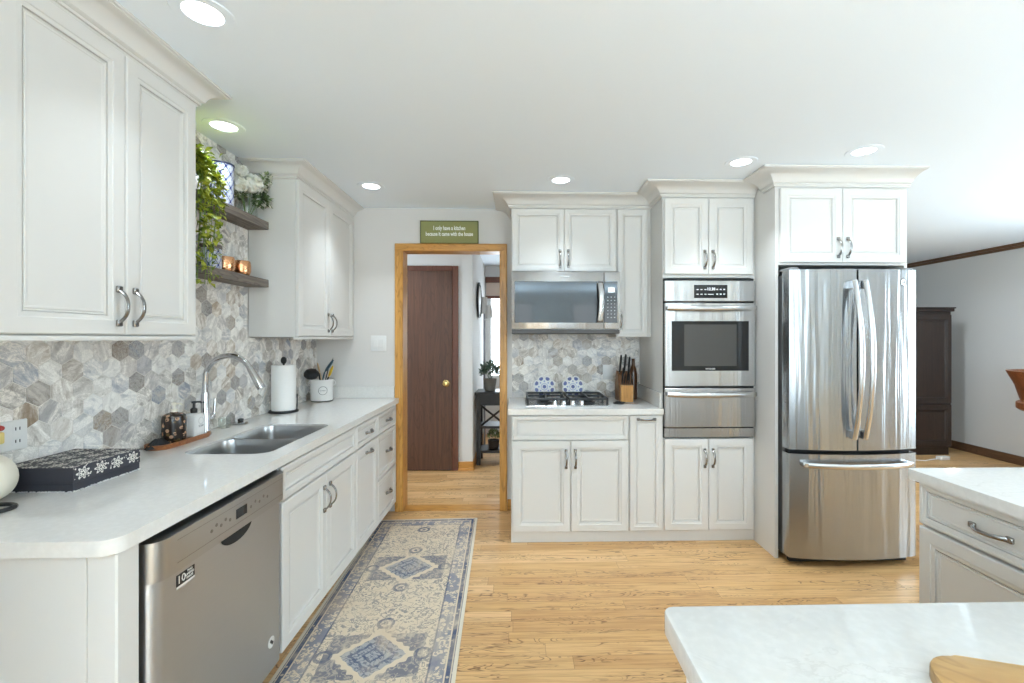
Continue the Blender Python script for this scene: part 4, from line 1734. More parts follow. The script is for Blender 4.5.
def sprig(label, base, tip, n, L, mat, white=0.0):
    o = thing('flower_sprig', label, 'flower', base, 0, 'white flowers in the glass vase')
    b0, t0 = Vector((0, 0, 0.012)), Vector(tip) - Vector(base)
    b = B()
    mid = b0.lerp(t0, 0.55) + Vector((0, 0, 0.03))
    b.tube([b0, mid, t0], 0.0018, 6)
    b.build('stem', STEM, o)
    b = B()
    for i in range(n):
        f = random.uniform(0.62, 1.0)
        p = b0.lerp(mid, f / 0.55) if f < 0.55 else mid.lerp(t0, (f - 0.55) / 0.45)
        d = Vector((random.uniform(-1, 1), random.uniform(-1, 1), random.uniform(-0.6, 1)))
        b.leaf(p + d * 0.014, d, Vector((random.uniform(-1, 1), random.uniform(-1, 1), 1)), L * random.uniform(0.7, 1.2), L * 0.5, 1 if random.random() < white else 0)
    b.build('foliage', [mat, PETAL], o, 60)


sprig('leafy green sprig with white buds drooping past the shelf end', (-1.552, 2.664, SZ1), (-1.50, 2.735, 2.20), 210, 0.036, LEAFDARK, 0.5)
sprig('upright sprig of tiny white buds at the top of the vase', (-1.562, 2.67, SZ1), (-1.50, 2.745, 2.345), 300, 0.032, LEAFDARK, 0.55)
sprig('short dark leafed sprig low at the front of the vase', (-1.545, 2.66, SZ1), (-1.49, 2.69, 2.21), 150, 0.036, mk_leaf('deep_leaf', srgb(60, 78, 48), srgb(110, 132, 84)), 0.1)
sprig('green sprig leaning towards the patterned canister', (-1.57, 2.66, SZ1), (-1.545, 2.535, 2.20), 90, 0.034, LEAFDARK, 0.15)

# trailing plant
tp = thing('trailing_plant', 'trailing plant with bright leaves spilling down from the upper shelf', 'plant', (-1.56, 2.13, SZ1))
b = B()
b.lathe([(0.045, 0), (0.05, 0.004), (0.06, 0.10), (0.062, 0.105), (0.055, 0.105), (0.05, 0.08)], seg=28)
b.build('pot', CERAMIC, tp)
b = B()
stems = B()
vines = []
for k in range(17):
    a = random.uniform(-0.3, 1.5)
    r1 = random.uniform(0.06, 0.135)
    x1, y1 = 0.05 + 0.04 * random.random(), random.uniform(-0.02, 0.15)
    drop = random.choice((0.2, 0.3, 0.38, 0.45, 0.48, 0.5))
    top = random.uniform(0.14, 0.19)
    p0 = Vector((0.0, 0.0, 0.10))
    p1 = Vector((x1 * 0.6, y1 * 0.6, top))
    p2 = Vector((0.079 + random.uniform(0, 0.02), y1, 0.06))
    p3 = Vector((0.078 + random.uniform(0, 0.03), min(y1, 0.10) + random.uniform(-0.02, 0.02) - drop * 0.06, -drop + 0.06))
    vines.append([p0, p1, p2, p3])
    stems.tube([p0, p1, p2, p2.lerp(p3, 0.5), p3], 0.0014, 5)
    for i in range(50):
        f = random.uniform(0.12, 1.0) * 3
        q = int(min(2, f))
        p = vines[-1][q].lerp(vines[-1][q + 1], f - q)
        d = Vector((random.uniform(-0.3, 1), random.uniform(-1, 1), random.uniform(-1, 0.5)))
        p = p + Vector((random.uniform(0.0, 0.018), random.uniform(-0.018, 0.018), random.uniform(-0.012, 0.012)))
        b.leaf(p, d, (random.uniform(-0.3, 1), random.uniform(-0.6, 0.6), 1), random.uniform(0.026, 0.044), random.uniform(0.016, 0.026))
for i in range(160):
    p = Vector((random.uniform(-0.04, 0.08), random.uniform(-0.05, 0.16), random.uniform(0.11, 0.20)))
    d = Vector((random.uniform(-1, 1), random.uniform(-1, 1), random.uniform(-0.3, 1)))
    b.leaf(p, d, (random.uniform(-0.5, 0.5), random.uniform(-0.5, 0.5), 1), random.uniform(0.028, 0.046), 0.024)
b.build('foliage', LEAF, tp, 60)
stems.build('stems', STEM, tp)

# ------------------------------------------------------------------ things on the left worktop
CT = 0.9145
bx = thing('keepsake_box', 'charcoal box with white floral print on the left worktop', 'box', (-1.618, 1.452, CT))
b = B()
b.box(0, 0, 0, 0.23, 0.248, 0.026, 0, 0.001)
b.build('box_base', plain('charcoal_paper', srgb(52, 52, 60), 0.6), bx)
b = B()
b.box(-0.001, -0.001, 0.0262, 0.2312, 0.2492, 0.0762, 0, 0.0006)
lid = b.build('lid', DAMASK, bx)
b = B()
for i in range(120):
    if i % 2:
        p = (0.2315, random.uniform(0, 0.248), random.uniform(0.0015, 0.004))
    else:
        p = (random.uniform(0, 0.231), -0.0012, random.uniform(0.0015, 0.003))
    b.box(p[0] - 0.0022, p[1] - 0.0022, 0.0, p[0] + 0.0022, p[1] + 0.0022, p[2] * 1.2)
b.build('lace_edging', TRIMWHITE, bx)

pt = thing('pumpkin_jar', 'round cream ceramic jar at the left edge of the picture', 'jar', (-1.555, 1.342, CT))
b = B()
prof = []
for i in range(15):
    a = -pi / 2 + pi * i / 14
    prof.append((max(0.012, 0.071 * cos(a) ** 0.8 if cos(a) > 0 else 0.012), 0.058 + 0.058 * sin(a)))
b.lathe(prof, seg=40)
for v in b.bm.verts:
    an = math.atan2(v.co.y, v.co.x)
    k = 1 - 0.035 * abs(sin(an * 5)) ** 0.6
    v.co.x *= k
    v.co.y *= k
b.build('body', CREAM, pt)
b = B()
b.tube([(0, 0, 0.108), (0.004, 0, 0.125), (0.014, 0.004, 0.14)], [0.011, 0.008, 0.007], 8)
b.build('stalk', BLOCKWOOD, pt)
pt.scale = (1.08, 1.08, 1.22)
pt.location.y = 1.352
b = B()
pts = [(0.065 * cos(2 * pi * i / 24), 0.045 * sin(2 * pi * i / 24), 0.0065) for i in range(24)]
pts.append(pts[0])
b.tube(pts, 0.006, 8)
o = b.build('trivet_ring', BLACK, None, 35, (-1.475, 1.285, CT), radians(25))
tag(o, 'black oval metal ring lying beside the cream jar', 'trivet')

# outlet on the left tile with a plug-in freshener
ol = thing('wall_outlet', 'white double outlet plate on the left tile behind the cream jar', 'outlet', (XL + 0.0068, 1.478, 1.083))
b = B()
b.box(0, -0.062, -0.048, 0.006, 0.062, 0.048, 0, 0.003)
b.build('cover_plate', TRIMWHITE, ol)
for yy in (-0.03, 0.03):
    b = B()
    for zz in (-0.02, 0.02):
        b.box(0.0055, yy - 0.016, zz - 0.013, 0.0075, yy + 0.016, zz + 0.013, 0, 0.0008)
    so = b.build('socket', TRIMWHITE, ol)
    b = B()
    for zz in (-0.02, 0.02):
        b.box(0.0072, yy - 0.008, zz - 0.005, 0.0079, yy - 0.005, zz + 0.005)
        b.box(0.0072, yy + 0.004, zz - 0.005, 0.0079, yy + 0.007, zz + 0.005)
    b.build('slots', RUBBER, so)
pf = thing('plug_in_freshener', 'small yellow and red plug-in freshener in the left outlet', 'air freshener', (XL + 0.0150, 1.428, 1.088))
b = B()
b.box(0, -0.017, -0.02, 0.03, 0.017, 0.018, 0, 0.006, 2)
b.build('holder', plain('pale_yellow_plastic', srgb(226, 204, 130), 0.4), pf)
b = B()
b.sphere((0.016, 0.0, 0.03), 0.014, 1, 1.1, 0.9)
for i in range(8):
    a = i * pi / 4
    b.sphere((0.016 + 0.011 * cos(a), 0.014 * sin(a), 0.029), 0.008)
b.build('red_flower', plain('red_plastic', srgb(168, 52, 48), 0.4), pf)

# tray with dispensers
tr = thing('wooden_tray', 'slim brown wooden tray by the tile wall left of the faucet', 'tray', (-1.562, 2.135, CT), radians(90))
b = B()
o_ = rrect(-0.165, -0.055, 0.165, 0.055, 0.052, 8)
i_ = rrect(-0.157, -0.047, 0.157, 0.047, 0.045, 8)
lp = [[Vector((x * 0.97, y * 0.94, 0.0)) for x, y in o_], [Vector((x, y, 0.010)) for x, y in o_], [Vector((x, y, 0.021)) for x, y in o_], [Vector((x, y, 0.021)) for x, y in i_], [Vector((x * 0.98, y * 0.97, 0.007)) for x, y in i_]]
b.rings(lp)
b.build('tray_body', TRAYWOOD, tr)

fm = Mat('dark_floral_glaze')
_x, _y, _z = fm.coords()
vv = fm.vec(_x, _y, _z)
n = fm.voronoi(vv, 42)
n2 = fm.noise(vv, 60, 3)
c = fm.mix(n.lt(0.34) * n2.gt(0.45), srgb(44, 34, 28), srgb(190, 150, 120))
c = fm.mix((fm.noise(vv, 35, 2).gt(0.62)), c, srgb(96, 76, 44))
fm.set(Base_Color=c, Roughness=0.25)
sp = thing('soap_dispenser', 'dark floral soap bottle with cream pump on the wooden tray', 'soap dispenser', (-1.565, 2.105, CT + 0.0075))
b = B()
b.lathe([(0.036, 0), (0.042, 0.006), (0.046, 0.03), (0.046, 0.075), (0.047, 0.10), (0.043, 0.122), (0.030, 0.131), (0.016, 0.134), (0.014, 0.138)], seg=28)
b.build('bottle', fm.m, sp)
b = B()
b.lathe([(0.014, 0.138), (0.014, 0.15), (0.006, 0.152), (0.006, 0.168), (0.010, 0.169), (0.010, 0.180), (0.004, 0.182)], seg=16)
b.tube([(0, 0, 0.175), (0.03, 0, 0.176), (0.036, 0, 0.170)], 0.004, 8)
b.build('pump', CREAM, sp)
s2 = thing('soap_dispenser', 'square white soap bottle with black pump next to the faucet', 'soap dispenser', (-1.568, 2.235, CT + 0.0075))
b = B()
rr = []
for ins, z in ((0.003, 0), (0.0, 0.004), (0.0, 0.098), (0.006, 0.108), (0.02, 0.112)):
    rr.append([Vector((x, y, z)) for x, y in rrect(-0.034 + ins, -0.034 + ins, 0.034 - ins, 0.034 - ins, 0.012, 4)])
b.rings(rr)
bo = b.build('bottle', CERAMIC, s2)
b = B()
b.lathe([(0.014, 0.1125), (0.015, 0.13), (0.009, 0.136), (0.005, 0.138), (0.005, 0.158), (0.010, 0.159), (0.010, 0.168), (0.004, 0.169)], seg=16)
b.tube([(0, 0, 0.165), (0.032, 0, 0.165), (0.037, 0, 0.158)], 0.0045, 8)
b.build('pump', BLACK, s2)
text('lettering', 'SOAP', 0.014, plain('grey_ink', (0.3, 0.3, 0.3), 0.6), bo, (0.0345, 0, 0.05), (pi / 2, 0, pi / 2))
b = B()
b.lathe([(0.017, 0), (0.017, 0.0006), (0.0155, 0.0006), (0.0155, 0)], (0, 0, 0), 24, cap0=False, cap1=False)
for v in b.bm.verts:
    v.co = Vector((0.0341 + v.co.z, v.co.x, 0.075 + v.co.y))
b.build('label_ring', plain('grey_ink_ring', (0.4, 0.4, 0.4), 0.6), bo)

b = B()
cl = [[Vector((0.062 * (1 - 0.25 * k) * cos(2 * pi * i / 24) * (1 + 0.10 * sin(5 * i + k)), 0.03 * (1 - 0.2 * k) * sin(2 * pi * i / 24) * (1 + 0.14 * sin(4 * i + 2 * k)), 0.0 + 0.0115 * k + (0.004 * sin(i * 2.1) if k else 0))) for i in range(24)] for k in range(4)]
b.rings(cl)
o = b.build('dish_cloth', plain('black_cloth', (0.018, 0.018, 0.02), 0.9), None, 60, (-1.562, 2.012, CT + 0.0075), radians(82))
tag(o, 'crumpled black cloth lying at the near end of the wooden tray', 'cloth')

gl = B()
gl.lathe([(0.026, 0), (0.029, 0.004), (0.031, 0.055), (0.029, 0.055), (0.026, 0.008), (0.004, 0.007)], seg=24)
o = gl.build('small_tumbler', GLASS, None, 35, (-1.575, 2.475, CT))
tag(o, 'small clear glass tumbler standing behind the faucet lever', 'glass')
so_ = thing('sink_stopper', 'black and steel sink stopper lying near the tile wall behind the sink', 'sink stopper', (-1.565, 2.60, CT))
b = B()
b.lathe([(0.03, 0.0), (0.036, 0.004), (0.034, 0.009), (0.012, 0.012)], seg=24)
b.build('stopper_plate', CHROME, so_)
b = B()
b.lathe([(0.013, 0.0125), (0.016, 0.018), (0.014, 0.026), (0.006, 0.029)], seg=16)
b.build('stopper_knob', BLACK, so_)

# paper towel holder
ph = thing('paper_towel_holder', 'black paper towel stand with a full white roll', 'paper towel holder', (-1.528, 2.995, CT))
b = B()
b.lathe([(0.086, 0), (0.088, 0.004), (0.086, 0.012), (0.06, 0.014)], seg=36)
b.build('base', BLACK, ph)
b = B()
b.tube([(0, 0, 0.013), (0, 0, 0.315)], 0.006, 10)
b.sphere((0, 0, 0.335), 0.018, 1, 1, 1.35, 16)
b.build('post', BLACK, ph)
b = B()
b.tube([(0.075, 0.02, 0.012), (0.077, 0.02, 0.03), (0.077, 0.02, 0.115)], 0.004, 8)
b.build('tension_arm', BLACK, ph)
roll = thing('paper_towel_roll', 'full white paper towel roll on the black stand', 'paper towel', (-1.528, 2.995, CT + 0.0145))
b = B()
b.lathe([(0.019, 0.0), (0.070, 0.0), (0.071, 0.003), (0.072, 0.287), (0.071, 0.29), (0.019, 0.29), (0.019, 0.0)], seg=40, cap0=False, cap1=False)
b.build('paper', PAPER, roll)

# utensil crock
cr = thing('utensil_crock', 'white ceramic utensil crock with round emblem by the back corner', 'utensil crock', (-1.507, 3.52, CT))
b = B()
b.lathe([(0.076, 0.006), (0.079, 0.012), (0.081, 0.145), (0.084, 0.158), (0.085, 0.166), (0.079, 0.166), (0.075, 0.15), (0.073, 0.02), (0.01, 0.016)], seg=40)
cb = b.build('pot', CERAMIC, cr)
b = B()
b.lathe([(0.074, 0.0), (0.078, 0.001), (0.079, 0.006), (0.07, 0.0065)], seg=40)
b.build('base_ring', BLACK, cr)
b = B()
pa = [(cos(radians(a)) * 0.012, 0, sin(radians(a)) * 0.014) for a in range(-90, 91, 30)]
for s in (-1, 1):
    b.tube([(s * (0.083 + 0.012 * cos(radians(a))), 0, 0.135 + 0.016 * sin(radians(a))) for a in range(-90, 91, 30)], 0.004, 8)
hh = b.build('ear_handles', CERAMIC, cr)
hh.rotation_euler = (0, 0, radians(20))
INK = plain('black_ink', (0.05, 0.05, 0.05), 0.6)
# emblem printed on the side that looks at the room
ea = radians(-62)
b = B()
for i in range(28):
    a0, a1 = 2 * pi * i / 28, 2 * pi * (i + 1) / 28
    q = []
    for rr_, aa in ((0.032, a0), (0.032, a1), (0.0295, a1), (0.0295, a0)):
        hx = rr_ * cos(aa) / 0.0805
        q.append(b.bm.verts.new((0.0812 * cos(ea + hx), 0.0812 * sin(ea + hx), 0.085 + rr_ * sin(aa))))
    b._face(q)
b.build('emblem_ring', INK, cb)
text('lettering', 'UTENSILS', 0.0105, INK, cb, (0.0816 * cos(ea), 0.0816 * sin(ea), 0.085), (pi / 2, 0, ea + pi / 2))


def utensil(name, label, base, tip, head, hr, mat, hmat=None, flat=(1, 0.25), rad=0.006):
    o = thing(name, label, 'kitchen utensil', base, 0, 'utensils in the white crock')
    t = Vector(tip) - Vector(base)
    b = B()
    b.tube([(0, 0, 0.0), t * 0.5, t], rad, 8)
    b.build('shaft', mat, o)
    b = B()
    h = Vector(head)
    ang = [0.0, 0.2, 0.5, 0.8, 1.0]
    wd_ = [0.25, 0.85, 1.0, 0.85, 0.3]
    b.tube([t + h * a for a in ang], [hr * q for q in wd_], 12, 0, flat=flat, up=(0.5, -0.8, 0.1))
    b.build('head', hmat or mat, o)


UB_ = Vector((-1.507, 3.52, CT + 0.018))
utensil('spatula', 'black turner bending over the left rim of the crock', UB_ + Vector((0.012, -0.012, 0)), UB_ + Vector((0.0, -0.05, 0.195)), (-0.09, -0.05, -0.005), 0.058, BLACK, flat=(1, 0.75))
utensil('wooden_spoon', 'pale wooden spoon standing in the crock', UB_ + Vector((0.02, 0.01, 0)), UB_ + Vector((-0.004, -0.03, 0.20)), (-0.012, -0.01, 0.075), 0.028, plain('beech_wood', srgb(214, 182, 140), 0.6))
utensil('spatula', 'slate blue spatula leaning right in the crock', UB_ + Vector((-0.03, 0.0, 0)), UB_ + Vector((0.02, 0.0, 0.20)), (0.06, 0.02, 0.095), 0.032, plain('slate_blue_silicone', srgb(70, 98, 112), 0.5), flat=(1, 0.35))
utensil('whisk', 'thin black handled tool tallest in the crock', UB_ + Vector((-0.02, 0.03, 0)), UB_ + Vector((0.04, 0.03, 0.24)), (0.03, 0.01, 0.07), 0.009, BLACK, rad=0.004)
utensil('peeler', 'yellow handled tool at the right rim of the crock', UB_ + Vector((-0.02, -0.02, 0)), UB_ + Vector((0.055, -0.01, 0.165)), (0.03, 0.005, 0.085), 0.022, BLACK, plain('yellow_plastic', srgb(222, 182, 48), 0.4), flat=(1, 0.5))

# light switch and sign on the back wall
sw = thing('light_switch', 'white double light switch plate left of the doorway', 'light switch', (-1.128, YB - 0.0005, 1.352))
b = B()
b.box(-0.062, -0.006, -0.062, 0.062, 0.0, 0.062, 0, 0.003, 2)
b.build('cover_plate', TRIMWHITE, sw)
for x in (-0.024, 0.024):
    b = B()
    b.box(x - 0.016, -0.0085, -0.034, x + 0.016, -0.0055, 0.034, 0, 0.0012)
    b.build('rocker', TRIMWHITE, sw)
sg = thing('wall_sign', 'olive green sign with white lettering on top of the door casing', 'sign', (-0.558, YB - 0.0225, DZ + 0.0602))
b = B()
b.box(-0.233, 0.0, 0.0, 0.233, 0.022, 0.182, 0, 0.001)
b.build('board', plain('olive_paint', srgb(136, 136, 82), 0.6), sg)
b = B()
EDGE = plain('dark_olive_edge', srgb(82, 84, 38), 0.6)
for (p, q, r_, s_) in ((-0.2335, 0.175, 0.2335, 0.1825), (-0.2335, 0.0, -0.2265, 0.1825), (0.2265, 0.0, 0.2335, 0.1825), (-0.2335, 0.0, 0.2335, 0.005)):
    b.box(p, -0.002, q, r_, -0.0002, s_)
b.build('edge_border', EDGE, sg)
WHT = plain('white_paint', (0.85, 0.85, 0.8), 0.6)
text('lettering', 'I only have a kitchen', 0.047, WHT, sg, (0.0, -0.0012, 0.122), (pi / 2, 0, 0), sx=0.66, bold=0.0012)
text('lettering', 'because it came with the house', 0.045, WHT, sg, (0.0, -0.0012, 0.075), (pi / 2, 0, 0), sx=0.66, bold=0.0012)

# ------------------------------------------------------------------ things on the back worktop
PLB = plain('cobalt_flower_glaze', srgb(70, 80, 140), 0.3)
PLB2 = plain('pale_blue_glaze', srgb(150, 160, 200), 0.3)


def flower_plate(x, label):
    o = thing('flower_plate', label, 'plate', (x, YB - 0.062, CT), 0, 'blue and white flower plates behind the cooktop')
    o.rotation_euler = (radians(-12), 0, 0)
    b = B()
    pts = []
    N_ = 72
    R0 = 0.092
    for i in range(N_):
        a = 2 * pi * i / N_
        r_ = R0 * (0.84 + 0.16 * abs(cos(4 * (a - pi / 8))) ** 0.7)
        pts.append((r_ * sin(a), r_ * cos(a)))
    zc = R0
    lp = []
    for k, y in ((0.5, 0.010), (0.9, 0.006), (1.0, 0.001), (1.0, -0.002), (0.92, 0.0), (0.6, 0.004), (0.0001, 0.004)):
        lp.append([Vector((p * k, y, zc + q * k)) for p, q in pts])
    b.rings(lp)
    b.build('plate_body', CERAMIC, o, 50)
    for i in range(8):
        a = 2 * pi * (i + 0.5) / 8
        b = B()
        b.lathe([(0.017, 0.0), (0.017, 0.0018)], (0.070 * sin(a), 0.0024, zc + 0.070 * cos(a)), 14, axis='Y')
        b.build('painted_flower', PLB, o)
    b = B()
    b.lathe([(0.015, 0), (0.015, 0.0015)], (0, 0.004, zc), 12, axis='Y')
    b.build('painted_flower', PLB, o)
    b = B()
    for i in range(8):
        a = 2 * pi * i / 8
        b.lathe([(0.007, 0), (0.007, 0.0012)], (0.044 * sin(a), 0.0040, zc + 0.044 * cos(a)), 10, axis='Y')
    for i in range(20):
        a = 2 * pi * i / 20
        b.lathe([(0.0035, 0), (0.0035, 0.0012)], (0.026 * sin(a), 0.0042, zc + 0.026 * cos(a)), 8, axis='Y')
    b.build('bud_pattern', PLB2, o)


flower_plate(0.205, 'blue and white flower plate leaning behind the cooktop, nearest the doorway')
flower_plate(0.435, 'blue and white flower plate leaning behind the cooktop, nearest the knife block')
o2 = thing('wall_outlet', 'white outlet plate on the back tile beside the knife block', 'outlet', (0.722, YB - 0.0068, 1.118))
b = B()
b.box(-0.04, -0.006, -0.06, 0.04, 0, 0.06, 0, 0.003, 2)
b.build('cover_plate', TRIMWHITE, o2)
b = B()
b.box(-0.017, -0.008, -0.034, 0.017, -0.0055, 0.034, 0, 0.001)
b.build('socket', TRIMWHITE, o2)

kb = thing('knife_block', 'two tier wooden knife block at the right of the cooktop', 'knife block', (0.812, 3.50, CT))
b = B()
prof = [(-0.07, 0.0), (0.08, 0.0), (0.08, 0.13), (0.035, 0.225), (-0.02, 0.195), (-0.055, 0.10)]
rr = [[Vector((x, y, z)) for y, z in prof] for x in (-0.052, 0.052)]
b.rings(rr)
b.build('block_body', BLOCKWOOD, kb)
b = B()
prof = [(-0.105, 0.0), (-0.0705, 0.0), (-0.0565, 0.098), (-0.062, 0.125), (-0.105, 0.125)]
b.rings([[Vector((x, y, z)) for y, z in prof] for x in (-0.046, 0.046)])
b.build('front_rack', BAMBOO, kb)
KDIR = Vector((0, -0.38, 0.92)).normalized()


def knife(label, base, L, r_, group, bol=True):
    o = thing('kitchen_knife', label, 'knife', base, 0, group)
    b = B()
    b.tube([KDIR * 0.014, KDIR * L * 0.4, KDIR * L * 0.8, KDIR * L], [r_ * 0.85, r_, r_ * 1.05, r_ * 0.8], 10, 0, flat=(1.0, 0.6), up=(0, 1, 0.4))
    b.build('grip', BLACK, o)
    b = B()
    b.tube([KDIR * 0.001, KDIR * 0.014], r_ * 0.9, 10, 0, flat=(1.0, 0.6), up=(0, 1, 0.4))
    b.build('bolster', CHROME, o)


KB = Vector((0.812, 3.50, CT))
rowlab = ['black handled knife at the left of the block back row', 'black handled knife second from the left in the block back row', 'black handled knife at the right of the block back row']
for k, (x, L, r_) in enumerate(((-0.034, 0.155, 0.014), (0.0, 0.16, 0.014), (0.032, 0.14, 0.013))):
    knife(rowlab[k], KB + Vector((x, -0.002, 0.2058)), L, r_, 'knives in the wooden block')
mid = ['short black knife handle at the left of the block middle row', 'short black knife handle at the right of the block middle row']
for k, x in enumerate((-0.022, 0.020)):
    knife(mid[k], KB + Vector((x, -0.038, 0.148)), 0.115, 0.011, 'knives in the wooden block')
kl = ['leftmost', 'second from the left', 'middle', 'second from the right', 'rightmost']
for k in range(5):
    knife('small steak knife with black handle, %s in the front rack' % kl[k], KB + Vector((-0.034 + k * 0.017, -0.085, 0.1255)), 0.095, 0.0068, 'steak knives in the front rack')

bt = thing('bottle', 'brown glass bottle standing behind the right side of the knife block', 'bottle', (0.903, 3.575, CT))
b = B()
b.lathe([(0.028, 0), (0.031, 0.004), (0.031, 0.20), (0.024, 0.24), (0.013, 0.265), (0.012, 0.31), (0.014, 0.315), (0.010, 0.318)], seg=24)
b.build('bottle_glass', plain('brown_glass', srgb(78, 48, 26), 0.08), bt)
sc = thing('scissors', 'pair of dark handled scissors lying in front of the knife block', 'scissors', (0.775, 3.285, CT), radians(-28))
b = B()
b.tube([(-0.005, -0.003, 0.004), (0.085, 0.004, 0.004)], [0.006, 0.0015], 6, 0, flat=(0.4, 1.0))
b.tube([(-0.005, 0.003, 0.0065), (0.085, -0.004, 0.0065)], [0.006, 0.0015], 6, 0, flat=(0.4, 1.0))
b.build('blades', CHROME, sc)
b = B()
for s in (-1, 1):
    b.tube([(-0.035 + 0.026 * cos(2 * pi * i / 14), s * 0.017 + 0.013 * sin(2 * pi * i / 14), 0.006) for i in range(15)], 0.0042, 8)
b.build('finger_loops', BLACK, sc)
sc.scale = (1.35, 1.35, 1.2)

# ------------------------------------------------------------------ made-up uplighters out of view, added to bounce light off the ceiling
for (x, y, lb) in ((1.9, -3.0, 'unseen uplighter added for ceiling bounce behind the camera on the right'), (-0.1, -3.0, 'unseen uplighter added for ceiling bounce behind the island'), (3.35, 1.0, 'unseen uplighter added for ceiling bounce at the end of the right worktop'), (4.7, 2.9, 'unseen uplighter added for ceiling bounce in the sitting room')):
    t = thing('added_uplighter', lb, 'floor lamp', (x, y, 0))
    b = B()
    b.lathe([(0.002, 0.0), (0.14, 0.0), (0.14, 0.02), (0.02, 0.035)], seg=28, cap0=False)
    b.build('base', BLACK, t)
    b = B()
    b.tube([(0, 0, 0.03), (0, 0, 1.22)], 0.013, 10)
    b.build('pole', BLACK, t)
    b = B()
    b.lathe([(0.02, 1.20), (0.10, 1.23), (0.19, 1.30), (0.195, 1.30), (0.10, 1.22), (0.02, 1.19)], seg=32, cap0=False, cap1=False)
    b.build('shade', TRIMWHITE, t)
    l = bpy.data.lights.new('uplight_beam', 'AREA')
    l.shape = 'DISK'
    l.size = 0.3
    l.energy = UPLIGHT_POWER * (1.0 if x < 2 else 0.08 if x < 4 else 0.13)
    l.color = (0.66, 0.875, 1.0)
    lo = bpy.data.objects.new('uplight_beam', l)
    lo.location = (0, 0, 1.29)
    lo.rotation_euler = (pi, 0, 0)
    lo.parent = t
    COL.objects.link(lo)

# ------------------------------------------------------------------ wooden board on the island
b = B()
b.prism(rrect(-0.225, -0.15, 0.225, 0.15, 0.05, 8), 0.0, 0.018, 0, 0.004)
o = b.build('serving_board', BOARDWOOD, None, 30, (0.760, 0.454, CT), radians(-17))
tag(o, 'pale round cornered wooden board on the island top', 'serving board')

# ------------------------------------------------------------------ hall: console, plants, lamp, wall clock
co = thing('console_table', 'black console table with crossed side braces in the hall', 'console table', (-0.465, 4.99, 0))
L_, D_ = 0.95, 0.33
b = B()
b.box(-0.012, -0.012, 0.775, L_ + 0.012, D_ + 0.012, 0.802, 0, 0.003)
b.build('table_top', BLACK, co)
b = B()
b.box(0.045, 0.004, 0.655, L_ - 0.045, 0.022, 0.7745)
b.box(0.045, D_ - 0.022, 0.655, L_ - 0.045, D_ - 0.004, 0.7745)
b.box(0.004, 0.045, 0.655, 0.022, D_ - 0.045, 0.7745)
b.box(L_ - 0.022, 0.045, 0.655, L_ - 0.004, D_ - 0.045, 0.7745)
b.build('apron', BLACK, co)
for x in (0, L_ - 0.045):
    for y in (0, D_ - 0.045):
        b = B()
        b.box(x, y, 0, x + 0.045, y + 0.045, 0.7745, 0, 0.002)
        b.build('leg', BLACK, co)
for z in (0.40, 0.13):
    b = B()
    b.box(0.012, 0.012, z, L_ - 0.012, D_ - 0.012, z + 0.028)
    b.build('shelf', BLACK, co)
for (xa, xb_) in ((0.045, 0.33), (L_ - 0.33, L_ - 0.045)):
    b = B()
    b.box(xb_ if xa < 0.1 else xa - 0.02, 0.012, 0.43, (xb_ if xa < 0.1 else xa - 0.02) + 0.02, 0.032, 0.655)
    for (p, q) in (((xa, 0.43), (xb_, 0.655)), ((xa, 0.655), (xb_, 0.43))):
        b.tube([(p[0], 0.018, p[1]), (q[0], 0.018, q[1])], 0.011, 4, 0, up=(0, 1, 0))
    b.build('cross_brace', BLACK, co)
hp = thing('potted_plant', 'bushy blue green plant in a grey pot on the console table', 'plant', (-0.325, 5.13, 0.8025))
b = B()
b.lathe([(0.055, 0), (0.06, 0.004), (0.075, 0.13), (0.078, 0.135), (0.068, 0.135), (0.06, 0.11)], seg=26)
b.build('pot', plain('grey_stone_pot', srgb(128, 124, 116), 0.8), hp)
b = B()
for i in range(330):
    z = random.uniform(-0.4, 1)
    a = random.uniform(0, 2 * pi)
    q = math.sqrt(1 - z * z)
    r_ = random.uniform(0.5, 1.0)
    p = Vector((q * cos(a) * 0.11 * r_, q * sin(a) * 0.11 * r_, 0.205 + z * 0.11 * r_))
    b.leaf(p, p - Vector((0, 0, 0.13)), (random.uniform(-1, 1), random.uniform(-1, 1), 1), random.uniform(0.03, 0.05), 0.022)
for i in range(9):
    a = i * 0.7
    b.tube([(0, 0, 0.11), (0.05 * cos(a), 0.05 * sin(a), 0.21)], 0.002, 4)
b.build('foliage', LEAFHALL, hp, 60)
pl2 = thing('potted_plant', 'small plant in a dark pot on the console bottom shelf', 'plant', (-0.285, 5.14, 0.1585))
b = B()
b.lathe([(0.05, 0), (0.055, 0.004), (0.065, 0.09), (0.058, 0.09), (0.05, 0.07)], seg=22)
b.build('pot', plain('dark_clay_pot', srgb(60, 50, 44), 0.8), pl2)
b = B()
for i in range(120):
    z = random.uniform(-0.3, 1)
    a = random.uniform(0, 2 * pi)
    q = math.sqrt(1 - z * z)
    p = Vector((q * cos(a) * 0.05, q * sin(a) * 0.05, 0.125 + z * 0.06))
    b.leaf(p, p - Vector((0, 0, 0.06)), (random.uniform(-1, 1), random.uniform(-1, 1), 1), 0.04, 0.02)
b.build('foliage', LEAFDARK, pl2, 60)
lm = thing('floor_lamp', 'grey floor lamp with two white shades in front of the hall window', 'floor lamp', (-0.435, 5.75, 0))
b = B()
b.lathe([(0.0, 0.0), (0.05, 0.0), (0.05, 0.015), (0.02, 0.02)], seg=24, cap0=False)
b.build('base', plain('grey_metal', (0.22, 0.22, 0.24), 0.4, 0.8), lm)
b = B()
b.tube([(0, 0, 0.018), (0, 0, 1.70)], 0.013, 10)
b.build('pole', plain('grey_metal_pole', (0.22, 0.22, 0.24), 0.4, 0.8), lm)
b = B()
